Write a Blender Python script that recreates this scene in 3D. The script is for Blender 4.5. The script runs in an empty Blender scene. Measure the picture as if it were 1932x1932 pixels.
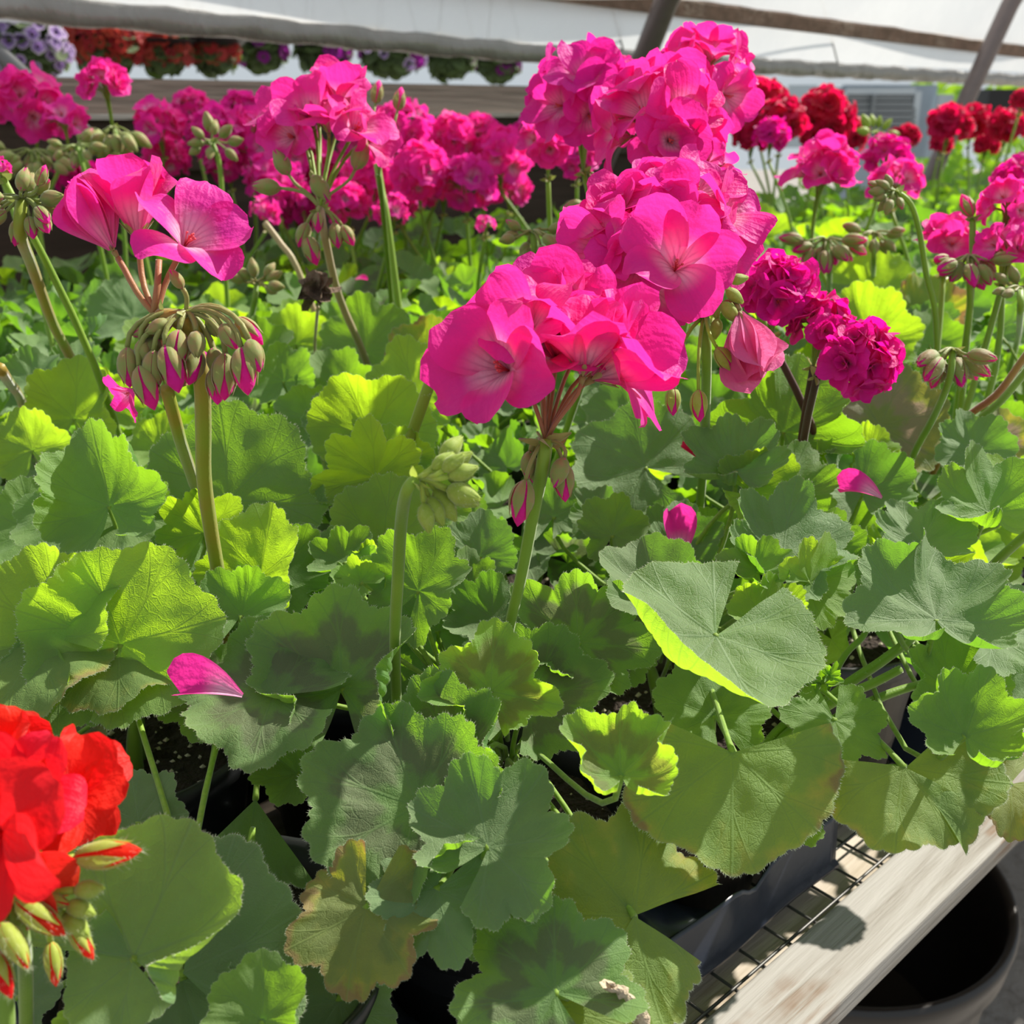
import bpy, math, random
import numpy as np
from mathutils import Vector, Matrix
random.seed(7)
C = bpy.context.scene.collection
SC = bpy.context.scene
PI = math.pi
# ------------------------------------------------------------------ camera, world, sun, exposure
F = 1980.0
PITCH = math.radians(21.0)
CAMZ = 0.48
cam_d = bpy.data.cameras.new('camera')
cam_d.sensor_width = 36.0
cam_d.lens = F / 1932 * 36.0
cam_d.clip_start = 0.02
cam_d.dof.use_dof = True
cam_d.dof.focus_distance = 0.50
cam_d.dof.aperture_fstop = 14.0
cam = bpy.data.objects.new('camera', cam_d)
cam.location = (0, 0, CAMZ)
cam.rotation_euler = (PI / 2 - PITCH, 0, 0)
C.objects.link(cam)
SC.camera = cam
SC.view_settings.view_transform = 'Standard'
SC.view_settings.look = 'None'
SC.view_settings.gamma = 1.0
SC.view_settings.use_curve_mapping = False
SC.view_settings.exposure = 0.0
SC.cycles.max_bounces = 7; SC.cycles.diffuse_bounces = 3; SC.cycles.glossy_bounces = 2; SC.cycles.transmission_bounces = 5; SC.cycles.transparent_max_bounces = 6
W = bpy.data.worlds.new('world')
SC.world = W
W.use_nodes = True
wn = W.node_tree.nodes
wn['Background'].inputs[0].default_value = (0.78, 0.86, 0.92, 1)
wn['Background'].inputs[1].default_value = 0.70
SUN_AZ, SUN_EL = math.radians(54), math.radians(42)
sun_dir = Vector((math.sin(SUN_AZ) * math.cos(SUN_EL), math.cos(SUN_AZ) * math.cos(SUN_EL), math.sin(SUN_EL)))
sd = bpy.data.lights.new('sun', 'SUN')
sd.energy = 9.0
sd.angle = math.radians(0.6)
sd.color = (1.0, 0.94, 0.84)
so = bpy.data.objects.new('sun', sd)
so.rotation_euler = sun_dir.to_track_quat('Z', 'Y').to_euler()
so.location = (3, 6, 6)
C.objects.link(so)

# ------------------------------------------------------------------ geometry of the view (used only to find where real things stand)
CX = Vector((1, 0, 0)); CY = Vector((0, math.sin(PITCH), math.cos(PITCH))); CZ = Vector((0, -math.cos(PITCH), math.sin(PITCH)))
EYE = Vector((0, 0, CAMZ))
def ray(x, y):
    return CX * ((x - 966) / F) + CY * ((966 - y) / F) - CZ
def at_z(x, y, z):
    d = ray(x, y); return EYE + d * ((z - CAMZ) / d.z)
def at_d(x, y, depth):
    return EYE + ray(x, y) * depth
def proj(p):
    q = Vector(p) - EYE; dz = -q.dot(CZ)
    if dz < 0.02: return (9999, 9999, dz)
    return (966 + F * q.dot(CX) / dz, 966 - F * q.dot(CY) / dz, dz)
def cdir(x, y, z):
    return (CX * x + CY * y + CZ * z).normalized()
BU = Vector((math.sin(math.radians(47.7)), math.cos(math.radians(47.7)), 0))   # along the bench
BN = Vector((-BU.y, BU.x, 0))                                                 # across the bench, away from us
def B(u, n, z=0.0):
    return BU * u + BN * n + Vector((0, 0, z))
def to_bn(p):
    return p.dot(BU), p.dot(BN)

# ------------------------------------------------------------------ materials
def new_mat(name):
    m = bpy.data.materials.new(name); m.use_nodes = True
    nt = m.node_tree; nt.nodes.clear()
    return m, nt
class N:
    def __init__(s, nt): s.nt = nt
    def node(s, t, **kw):
        n = s.nt.nodes.new(t)
        for k, v in kw.items(): setattr(n, k, v)
        return n
    def put(s, sock, v):
        if v is None: return
        if hasattr(v, 'is_output') or hasattr(v, 'links'): s.nt.links.new(v, sock)
        else:
            try: sock.default_value = v
            except Exception: sock.default_value = (*v, 1) if len(v) == 3 else v
    def math(s, op, a, b=0.0, c=None, clamp=False):
        n = s.node('ShaderNodeMath', operation=op, use_clamp=clamp)
        s.put(n.inputs[0], a); s.put(n.inputs[1], b)
        if c is not None: s.put(n.inputs[2], c)
        return n.outputs[0]
    def mix(s, f, a, b, blend='MIX'):
        n = s.node('ShaderNodeMix', data_type='RGBA', blend_type=blend)
        s.put(n.inputs[0], f); s.put(n.inputs[6], a); s.put(n.inputs[7], b)
        return n.outputs[2]
    def ramp(s, v, lo, hi, a=0.0, b=1.0):
        n = s.node('ShaderNodeMapRange', interpolation_type='SMOOTHSTEP')
        s.put(n.inputs[0], v)
        for i, q in enumerate((lo, hi, a, b)): n.inputs[i + 1].default_value = q
        return n.outputs[0]
    def noise(s, vec, scale, detail=3, rough=0.5, dist=0.0):
        n = s.node('ShaderNodeTexNoise')
        if vec is not None: s.put(n.inputs['Vector'], vec)
        n.inputs['Scale'].default_value = scale; n.inputs['Detail'].default_value = detail
        n.inputs['Roughness'].default_value = rough; n.inputs['Distortion'].default_value = dist
        return n.outputs[0]
    def coord(s, which='Object'):
        return s.node('ShaderNodeTexCoord').outputs[which]
    def bump(s, h, strength, dist):
        n = s.node('ShaderNodeBump'); s.put(n.inputs['Height'], h)
        n.inputs['Strength'].default_value = strength; n.inputs['Distance'].default_value = dist
        return n.outputs[0]
    def bsdf(s, col, rough=0.5, normal=None, **kw):
        n = s.node('ShaderNodeBsdfPrincipled'); s.put(n.inputs['Base Color'], col); s.put(n.inputs['Roughness'], rough)
        if normal is not None: s.put(n.inputs['Normal'], normal)
        for k, v in kw.items(): s.put(n.inputs[k.replace('_', ' ')], v)
        return n.outputs[0]
    def mixsh(s, f, a, b):
        n = s.node('ShaderNodeMixShader'); s.put(n.inputs[0], f); s.put(n.inputs[1], a); s.put(n.inputs[2], b); return n.outputs[0]
    def out(s, sh):
        o = s.node('ShaderNodeOutputMaterial'); s.nt.links.new(sh, o.inputs[0])
def rgb(*c): return (*c, 1.0)

def leaf_mat(name, top, trans, zone=0.0, zcol=(0.10, 0.055, 0.03), yel=0.0, brown=0.0, tmix=0.5, margin=(0.30, 0.42, 0.20)):
    m, nt = new_mat(name); n = N(nt)
    uv = n.coord('UV'); sep = n.node('ShaderNodeSeparateXYZ'); n.put(sep.inputs[0], uv)
    U, V = sep.outputs[0], sep.outputs[1]
    ob = n.coord('Object')
    nz = n.noise(ob, 2.4, 4); fine = n.noise(ob, 90, 2); mid = n.noise(ob, 9, 3)
    th = n.math('MULTIPLY', n.math('SUBTRACT', U, 0.5), 330 / 50.0)
    a = n.math('ABSOLUTE', n.math('SUBTRACT', n.math('FRACT', n.math('ADD', th, 0.5)), 0.5))       # 0 on a main vein, .5 between
    d1 = n.math('MULTIPLY', a, n.math('ADD', V, 0.02))
    v1 = n.ramp(d1, 0.004, 0.020, 1, 0)
    off = n.math('MULTIPLY', n.math('SUBTRACT', V, 0.42), 0.42)
    d2 = n.math('MULTIPLY', n.math('ABSOLUTE', n.math('SUBTRACT', a, off)), V)
    v2 = n.math('MULTIPLY', n.ramp(d2, 0.003, 0.014, 1, 0), n.ramp(V, 0.42, 0.46))
    vo = n.node('ShaderNodeTexVoronoi', feature='DISTANCE_TO_EDGE'); n.put(vo.inputs['Vector'], ob); vo.inputs['Scale'].default_value = 11
    v3 = n.ramp(vo.outputs['Distance'], 0.0, 0.07, 0.22, 0)
    vein = n.math('MAXIMUM', n.math('MAXIMUM', v1, n.math('MULTIPLY', v2, 0.8)), v3)
    oi = n.node('ShaderNodeObjectInfo')
    rnd = oi.outputs['Random']
    col = n.mix(nz, tuple(c * 0.72 for c in top), tuple(min(1, c * 1.3) for c in top))
    tr = n.mix(nz, tuple(c * 0.8 for c in trans), tuple(min(1, c * 1.15) for c in trans))
    hv = n.node('ShaderNodeHueSaturation'); n.put(hv.inputs['Hue'], n.math('ADD', 0.488, n.math('MULTIPLY', rnd, 0.022))); n.put(hv.inputs['Value'], n.math('ADD', 0.8, n.math('MULTIPLY', rnd, 0.4))); n.put(hv.inputs['Color'], col); col = hv.outputs[0]
    if zone > 0:
        e = n.math('ADD', V, n.math('MULTIPLY', n.math('SUBTRACT', mid, 0.5), 0.25))
        e = n.math('ADD', e, n.math('MULTIPLY', a, 0.2))
        band = n.math('MULTIPLY', n.ramp(e, 0.30, 0.48), n.ramp(e, 0.66, 0.84, 1, 0))
        band = n.math('MULTIPLY', band, zone)
        col = n.mix(band, col, zcol); tr = n.mix(band, tr, tuple(c * 2.2 for c in zcol))
    if yel > 0:
        e = n.math('ADD', n.math('MULTIPLY', V, 0.8), n.math('MULTIPLY', n.math('SUBTRACT', nz, 0.5), 1.5))
        f = n.math('MULTIPLY', n.ramp(e, 0.55, 1.0), yel)
        f = n.math('MULTIPLY', f, n.ramp(d1, 0.005, 0.11, 0.15, 1.0))
        col = n.mix(f, col, (0.58, 0.44, 0.035)); tr = n.mix(f, tr, (0.85, 0.62, 0.05))
    if brown > 0:
        e = n.math('ADD', V, n.math('MULTIPLY', n.math('SUBTRACT', nz, 0.5), 0.9))
        f = n.math('MULTIPLY', n.ramp(e, 1.0 - 0.22 * brown, 1.12 - 0.2 * brown), 1.0)
        bc = n.mix(fine, (0.28, 0.12, 0.03), (0.50, 0.28, 0.10))
        col = n.mix(f, col, bc); tr = n.mix(f, tr, (0.35, 0.18, 0.07))
    col = n.mix(n.math('MULTIPLY', vein, 0.42), col, tuple(min(1, c * 1.7 + 0.02) for c in top))
    tr = n.mix(n.math('MULTIPLY', n.math('MAXIMUM', v1, v2), 0.45), tr, tuple(c * 0.55 for c in trans))
    mg = n.ramp(V, 0.975, 1.0)
    col = n.mix(n.math('MULTIPLY', mg, 0.7), col, margin)
    geo = n.node('ShaderNodeNewGeometry')
    under = n.mix(0.45, col, (0.24, 0.33, 0.14))
    col2 = n.mix(geo.outputs['Backfacing'], col, under)
    h = n.math('ADD', n.math('MULTIPLY', vein, -0.7), n.math('MULTIPLY', fine, 0.30))
    h = n.math('ADD', h, n.math('MULTIPLY', mid, 0.6))
    nb = n.bump(h, 0.25, 0.02)
    s = n.bsdf(col2, 0.62, nb, Specular_IOR_Level=0.35, Sheen_Weight=0.18, Sheen_Roughness=0.45, Sheen_Tint=(0.85, 0.95, 0.9, 1))
    t = n.node('ShaderNodeBsdfTranslucent'); n.put(t.inputs[0], tr); n.put(t.inputs[1], nb)
    n.out(n.mixsh(tmix, s, t.outputs[0]))
    return m
def petal_mat(name, col, dark, trans, white=0.7, wcol=(0.92, 0.68, 0.84), vcol=None, tmix=0.5):
    m, nt = new_mat(name); n = N(nt)
    uv = n.coord('UV'); sep = n.node('ShaderNodeSeparateXYZ'); n.put(sep.inputs[0], uv)
    U, V = sep.outputs[0], sep.outputs[1]
    ob = n.coord('Object')
    nz = n.noise(ob, 3.0, 3)
    st = n.math('MULTIPLY', n.math('SUBTRACT', U, 0.5), 22.0)
    wob = n.math('ADD', st, n.math('MULTIPLY', nz, 1.4))
    streak = n.math('POWER', n.math('ABSOLUTE', n.math('SINE', wob)), 6.0)
    c = n.mix(nz, dark, col)
    wm = n.math('MULTIPLY', n.ramp(V, 0.26, 0.64, 1, 0), white)
    wm = n.math('MULTIPLY', wm, n.math('SUBTRACT', 1.0, n.math('MULTIPLY', n.ramp(n.math('ABSOLUTE', n.math('SUBTRACT', U, 0.5)), 0.15, 0.48), 0.7)))
    c = n.mix(wm, c, wcol)
    tr = n.mix(n.math('MULTIPLY', wm, 0.7), trans, tuple(min(1, x * 0.5 + y * 0.5) for x, y in zip(trans, wcol)))
    vf = n.math('MULTIPLY', streak, n.ramp(V, 0.15, 0.70, 0.45, 0.0))
    vc = vcol or tuple(x * 0.5 for x in dark)
    c = n.mix(vf, c, vc); tr = n.mix(n.math('MULTIPLY', vf, 0.8), tr, vc)
    oi = n.node('ShaderNodeObjectInfo')
    for src in (0,):
        hv = n.node('ShaderNodeHueSaturation'); n.put(hv.inputs['Hue'], n.math('ADD', 0.488, n.math('MULTIPLY', oi.outputs['Random'], 0.024))); n.put(hv.inputs['Color'], c); c = hv.outputs[0]
    nb = n.bump(n.math('ADD', n.math('MULTIPLY', streak, 0.12), n.noise(ob, 7, 3)), 0.16, 0.02)
    s = n.bsdf(c, 0.55, nb, Specular_IOR_Level=0.25, Sheen_Weight=0.15)
    t = n.node('ShaderNodeBsdfTranslucent'); n.put(t.inputs[0], tr); n.put(t.inputs[1], nb)
    n.out(n.mixsh(tmix, s, t.outputs[0]))
    return m
def stalk_mat(name, a, b, scale=14, trans=0.25):
    m, nt = new_mat(name); n = N(nt)
    nz = n.noise(n.coord('Object'), scale, 3, 0.6)
    c = n.mix(n.ramp(nz, 0.35, 0.65), a, b)
    nb = n.bump(n.noise(n.coord('Object'), 900, 2), 0.3, 0.0004)
    s = n.bsdf(c, 0.5, nb, Sheen_Weight=0.5, Sheen_Roughness=0.4)
    t = n.node('ShaderNodeBsdfTranslucent'); n.put(t.inputs[0], c)
    n.out(n.mixsh(trans, s, t.outputs[0]))
    return m
def plain(name, col, rough=0.5, metal=0.0, nscale=0, var=0.2, bump=0.0, bscale=40, **kw):
    m, nt = new_mat(name); n = N(nt)
    c = col
    if nscale:
        c = n.mix(n.noise(n.coord('Object'), nscale, 5, 0.6), tuple(x * (1 - var) for x in col), tuple(min(1, x * (1 + var)) for x in col))
    nb = n.bump(n.noise(n.coord('Object'), bscale, 4), bump, 0.01) if bump else None
    n.out(n.bsdf(c, rough, nb, Metallic=metal, **kw))
    return m
M = {}
M['leaf_g'] = leaf_mat('leaf_green', (0.105, 0.215, 0.05), (0.32, 0.62, 0.012))
M['leaf_y'] = leaf_mat('leaf_young', (0.17, 0.31, 0.05), (0.52, 0.82, 0.015), tmix=0.58)
M['leaf_d'] = leaf_mat('leaf_blue_green', (0.105, 0.19, 0.085), (0.22, 0.50, 0.015), tmix=0.42)
M['leaf_s'] = leaf_mat('leaf_silvery_backlit', (0.14, 0.235, 0.125), (0.46, 0.78, 0.02), tmix=0.5)
M['leaf_z'] = leaf_mat('leaf_zoned', (0.10, 0.21, 0.055), (0.32, 0.62, 0.02), zone=0.8, zcol=(0.085, 0.085, 0.055))
M['leaf_zy'] = leaf_mat('leaf_zoned_young', (0.16, 0.32, 0.05), (0.50, 0.82, 0.02), zone=0.6, zcol=(0.13, 0.08, 0.03), tmix=0.55)
M['leaf_o'] = leaf_mat('leaf_yellowing', (0.13, 0.235, 0.03), (0.42, 0.58, 0.015), yel=0.8, brown=0.3)
M['leaf_b'] = leaf_mat('leaf_brown_edged', (0.18, 0.24, 0.04), (0.50, 0.52, 0.02), zone=0.1, yel=1.0, brown=0.75, margin=(0.4, 0.2, 0.12))
M['leaf_p'] = leaf_mat('leaf_purpled', (0.13, 0.14, 0.07), (0.34, 0.38, 0.04), zone=0.9, zcol=(0.20, 0.13, 0.11), yel=0.5)
PINK = dict(col=(0.92, 0.030, 0.42), dark=(0.80, 0.008, 0.40), trans=(1.0, 0.04, 0.38))
M['pink'] = petal_mat('petal_hot_pink', PINK['col'], PINK['dark'], PINK['trans'], 0.85)
M['pale'] = petal_mat('petal_pale_pink', (0.80, 0.16, 0.40), (0.72, 0.08, 0.34), (0.95, 0.22, 0.45), 0.5)
M['mag'] = petal_mat('petal_magenta', (0.78, 0.008, 0.36), (0.60, 0.003, 0.28), (0.95, 0.008, 0.36), 0.12)
M['pink_shade'] = petal_mat('petal_pink_shaded', (0.82, 0.02, 0.41), (0.66, 0.006, 0.37), (0.92, 0.03, 0.38), 0.5)  # darker hot pink with shade put into the colour; also varies far heads
M['crim'] = petal_mat('petal_crimson', (0.60, 0.004, 0.085), (0.45, 0.002, 0.05), (0.90, 0.006, 0.10), 0.0)
M['scar'] = petal_mat('petal_scarlet', (0.85, 0.012, 0.018), (0.75, 0.004, 0.02), (1.0, 0.015, 0.02), 0.12, wcol=(0.8, 0.02, 0.06), vcol=(0.25, 0.0, 0.02))
M['stalk'] = stalk_mat('stalk_green', (0.19, 0.34, 0.025), (0.26, 0.42, 0.03))
M['stalk_r'] = stalk_mat('stalk_reddish', (0.27, 0.37, 0.02), (0.38, 0.25, 0.03), 14)
M['stalk_p'] = stalk_mat('stalk_pinkish', (0.42, 0.13, 0.08), (0.40, 0.24, 0.07), 9)
M['stalk_t'] = stalk_mat('stalk_tan', (0.36, 0.34, 0.14), (0.46, 0.36, 0.20), 9)
M['stalk_k'] = stalk_mat('stalk_dark', (0.06, 0.03, 0.02), (0.14, 0.05, 0.03), 9)
M['sepal'] = stalk_mat('sepal_green', (0.28, 0.36, 0.08), (0.40, 0.29, 0.10), 3, 0.3)
M['sepal_y'] = stalk_mat('sepal_lime', (0.42, 0.56, 0.06), (0.48, 0.60, 0.10), 5, 0.4)
M['stamen'] = plain('stamen_red', (0.75, 0.08, 0.10), 0.5)
M['fuzz'] = stalk_mat('leaf_hair', (0.62, 0.70, 0.48), (0.7, 0.75, 0.55), 5, 0.5)
M['dry'] = plain('withered_tissue', (0.16, 0.11, 0.07), 0.9, nscale=300, var=0.6, bump=0.6, bscale=400)
M['dry_l'] = plain('dried_leaf_tissue', (0.50, 0.40, 0.28), 0.9, nscale=200, var=0.35, bump=0.6, bscale=400)

# ------------------------------------------------------------------ mesh helpers
def mesh(name, verts, faces, mats, midx=None, uv=None, smooth=True):
    me = bpy.data.meshes.new(name)
    me.from_pydata([tuple(v) for v in verts], [], faces)
    for mt in mats: me.materials.append(mt)
    if midx is not None: me.polygons.foreach_set('material_index', midx)
    if smooth: me.polygons.foreach_set('use_smooth', [True] * len(me.polygons))
    if uv is not None:
        l = me.uv_layers.new(name='UVMap')
        vi = np.empty(len(me.loops), dtype=np.int32); me.loops.foreach_get('vertex_index', vi)
        l.data.foreach_set('uv', np.asarray(uv, dtype=np.float32)[vi].ravel())
    me.update()
    return me
class MB:
    def __init__(s): s.v = []; s.f = []; s.m = []; s.uv = []
    def add(s, v, f, mi=0, uv=None):
        o = len(s.v); s.v.extend([tuple(p) for p in v]); s.f.extend([[i + o for i in q] for q in f]); s.m.extend([mi] * len(f))
        s.uv.extend(uv if uv is not None else [(0.5, 0.8)] * len(v))
    def box(s, p0, ax, ay, az, mi=0):
        p0 = Vector(p0)
        v = [p0 + ax * i + ay * j + az * k for k in (0, 1) for j in (0, 1) for i in (0, 1)]
        s.add(v, [(0, 2, 3, 1), (4, 5, 7, 6), (0, 1, 5, 4), (2, 6, 7, 3), (0, 4, 6, 2), (1, 3, 7, 5)], mi)
    def tube(s, pts, rad, seg=8, mi=0, cap=True):
        pts = [Vector(p) for p in pts]; k = len(pts)
        if not hasattr(rad, '__len__'): rad = [rad] * k
        vs = []; up = None
        for i, p in enumerate(pts):
            t = (pts[min(i + 1, k - 1)] - pts[max(i - 1, 0)]).normalized()
            if up is None: up = t.orthogonal().normalized()
            up = (up - t * up.dot(t)).normalized(); b = t.cross(up)
            for j in range(seg):
                a = 2 * PI * j / seg
                vs.append(p + (up * math.cos(a) + b * math.sin(a)) * rad[i])
        fs = [(i * seg + j, i * seg + (j + 1) % seg, (i + 1) * seg + (j + 1) % seg, (i + 1) * seg + j) for i in range(k - 1) for j in range(seg)]
        if cap: fs += [tuple(range(seg))[::-1], tuple(range((k - 1) * seg, k * seg))]
        s.add(vs, fs, mi)
    def lathe(s, prof, seg=24, mi=0, M4=None):
        vs = []
        for r, z in prof:
            for j in range(seg):
                a = 2 * PI * j / seg; p = Vector((r * math.cos(a), r * math.sin(a), z)); vs.append(M4 @ p if M4 else p)
        fs = [(i * seg + j, i * seg + (j + 1) % seg, (i + 1) * seg + (j + 1) % seg, (i + 1) * seg + j) for i in range(len(prof) - 1) for j in range(seg)]
        s.add(vs, fs, mi)
    def build(s, name, mats, smooth=True): return mesh(name, s.v, s.f, mats, s.m, s.uv, smooth)
def obj(name, me, parent=None, mat4=None):
    o = bpy.data.objects.new(name, me); C.objects.link(o)
    if parent is not None: o.parent = parent
    if mat4 is not None: o.matrix_local = mat4
    return o
def thing(name, label, cat, loc=(0, 0, 0), group=None):
    o = bpy.data.objects.new(name, None); C.objects.link(o); o.location = loc; o.empty_display_size = 0.02
    o['label'] = label; o['category'] = cat
    if group: o['group'] = group
    return o
def tag(o, label, cat, group=None, kind=None):
    o['label'] = label; o['category'] = cat
    if group: o['group'] = group
    if kind: o['kind'] = kind
    return o
def bez(a, b, c, d, k=8):
    out = []
    for i in range(k + 1):
        t = i / k; out.append(a * (1 - t) ** 3 + b * 3 * t * (1 - t) ** 2 + c * 3 * t * t * (1 - t) + d * t ** 3)
    return out
def frame(o, y, z):
    z = z.normalized(); y = (y - z * y.dot(z)).normalized(); x = y.cross(z)
    return Matrix(((x.x, y.x, z.x, o.x), (x.y, y.y, z.y, o.y), (x.z, y.z, z.z, o.z), (0, 0, 0, 1)))

# ------------------------------------------------------------------ leaf
T0 = math.radians(165)
def leaf_geo(seed=0, nth=166, nr=9, cup=0.5, wave=0.35, kw=3, lobe=0.16, cren=0.07, curls=(), fold=0.0, droop=0.0, hair=False, rough=0.03, span=165):
    rg = np.random.RandomState(seed)
    th = np.linspace(-math.radians(span), math.radians(span), nth)
    tl = math.radians(50)
    c1 = np.abs(np.cos(PI * th / tl)) ** 0.75
    R = (1 - 0.20 * (np.abs(th) / T0) ** 1.4) * (1 - lobe * (1 - c1) * (0.8 + 0.4 * rg.rand()))
    ncr = 4
    R = R * (1 - cren + cren * np.abs(np.cos(PI * ncr * th / tl)) ** 0.7)
    R = R * (1 + 0.05 * np.sin(2 * th + rg.rand() * 6) + 0.03 * np.sin(5 * th + rg.rand() * 6))
    ph, ph2, ph3 = rg.rand(3) * 6.28
    s = np.linspace(0, 1, nr + 1) ** 0.85
    A = np.zeros((nr + 1, nth))
    for i, q in enumerate(s):
        a = cup * q + wave * q ** 1.6 * np.sin(kw * th + ph) + 0.35 * wave * q ** 3 * np.sin((2 * kw + 1) * th + ph2) + fold * np.abs(np.sin(th)) * (0.4 + 0.6 * q)
        a = a - droop * q * np.maximum(0, np.cos(th))
        for (t0, w, amt) in curls:
            d = (th - math.radians(t0)) / math.radians(w)
            a = a + amt * np.exp(-d * d) * q ** 2
        A[i] = a
    rho = np.zeros_like(A); z = np.zeros_like(A)
    for i in range(1, nr + 1):
        am = 0.5 * (A[i] + A[i - 1]); ds = (s[i] - s[i - 1]) * R
        rho[i] = rho[i - 1] + np.cos(am) * ds; z[i] = z[i - 1] + np.sin(am) * ds
    pl = 0.045
    S = s[:, None] * np.ones(nth)
    z = z + pl * S * (1 - 0.4 * S) * (np.abs(np.sin(PI * th / tl)) ** 1.2)[None, :] + rough * S * np.sin(7 * th + ph3)[None, :] * np.sin(9 * S + ph)
    x = rho * np.sin(th); y = rho * np.cos(th)
    V = np.stack([x, y, z], -1).reshape(-1, 3)
    uv = np.stack([(th / T0 * 0.5 + 0.5)[None, :] * np.ones((nr + 1, 1)), S], -1).reshape(-1, 2)
    fs = []
    for i in range(nr):
        for j in range(nth - 1):
            a = i * nth + j
            if i == 0: fs.append((a, a + nth + 1, a + nth))
            else: fs.append((a, a + 1, a + nth + 1, a + nth))
    V = V.tolist(); uv = uv.tolist(); mi = [0] * len(fs)
    # winding: normal +z
    fs = [f[::-1] for f in fs] if True else fs
    if hair:
        base = nr * nth
        for j in range(nth):
            for _ in range(2):
                p = np.array(V[base + j]); q = np.array(V[base - nth + j]); d = p - q; d /= (np.linalg.norm(d) + 1e-6)
                d = d + rg.randn(3) * 0.5; d /= np.linalg.norm(d)
                t = np.array([-d[1], d[0], 0.0]); t = t / (np.linalg.norm(t) + 1e-6) * 0.0022
                L = 0.012 + 0.02 * rg.rand(); k = len(V)
                p = p + (np.array(V[base + min(j + 1, nth - 1)]) - p) * rg.rand()
                V += [(p - t).tolist(), (p + t).tolist(), (p + d * L).tolist()]; uv += [[0.5, 0.5]] * 3
                fs.append((k, k + 1, k + 2)); mi.append(1)
    return V, fs, mi, uv
def leaf_mesh(name, mat, **kw):
    V, f, mi, uv = leaf_geo(**kw)
    return mesh(name, V, f, [mat, M['fuzz']], mi, uv)

# ------------------------------------------------------------------ petals, florets, buds
def petal_pts(rg, e0, e1, width=0.42, ns=9, nt=8, ruff=0.06, cupt=0.25, twist=0.0, tipcurl=0.0, notch=0.02):
    s = np.linspace(0, 1, ns + 1); t = np.linspace(-1, 1, nt + 1)
    ph = rg.rand(4) * 6.28
    X = np.zeros((ns + 1, nt + 1)); Y = X.copy(); Z = X.copy()
    w = width * (0.12 + 0.88 * np.sin(np.clip(s, 0, 1) ** 0.9 * PI * 0.60) ** 1.3)
    endc = np.sqrt(np.maximum(0.0, 1 - np.clip((s - 0.62) / 0.40, 0, 1) ** 2.4))
    w = w * endc
    py = 0.0; pz = 0.0; l = 1.0
    cy = [0.0]; cz = [0.0]; el = [e0]
    for i in range(1, ns + 1):
        e = e0 * (1 - s[i]) ** 1.3 + e1 * (1 - (1 - s[i]) ** 1.3) - tipcurl * max(0, s[i] - 0.6) * 2.5
        cy.append(cy[-1] + math.cos(e) / ns); cz.append(cz[-1] + math.sin(e) / ns); el.append(e)
    for i in range(ns + 1):
        for j in range(nt + 1):
            tt = t[j]; q = s[i]
            h = cupt * tt * tt * w[i] + ruff * q ** 2 * (math.sin(2.6 * tt + ph[0] + 2 * q) + 0.35 * math.sin(5.5 * tt + ph[1])) + twist * tt * q * 0.2
            yy = cy[i] - (1 - abs(tt)) * 0 - notch * q ** 6 * math.exp(-(tt * 3) ** 2)
            X[i, j] = w[i] * tt
            Y[i, j] = yy - math.sin(el[i]) * h
            Z[i, j] = cz[i] + math.cos(el[i]) * h
    V = np.stack([X, Y, Z], -1).reshape(-1, 3)
    uv = [((t[j] + 1) / 2, s[i]) for i in range(ns + 1) for j in range(nt + 1)]
    fs = [(i * (nt + 1) + j, i * (nt + 1) + j + 1, (i + 1) * (nt + 1) + j + 1, (i + 1) * (nt + 1) + j) for i in range(ns) for j in range(nt)]
    return V, fs, uv
def rotz(V, a):
    c, s = math.cos(a), math.sin(a); R = np.array([[c, -s, 0], [s, c, 0], [0, 0, 1]]); return V @ R.T
FL = {}
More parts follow.
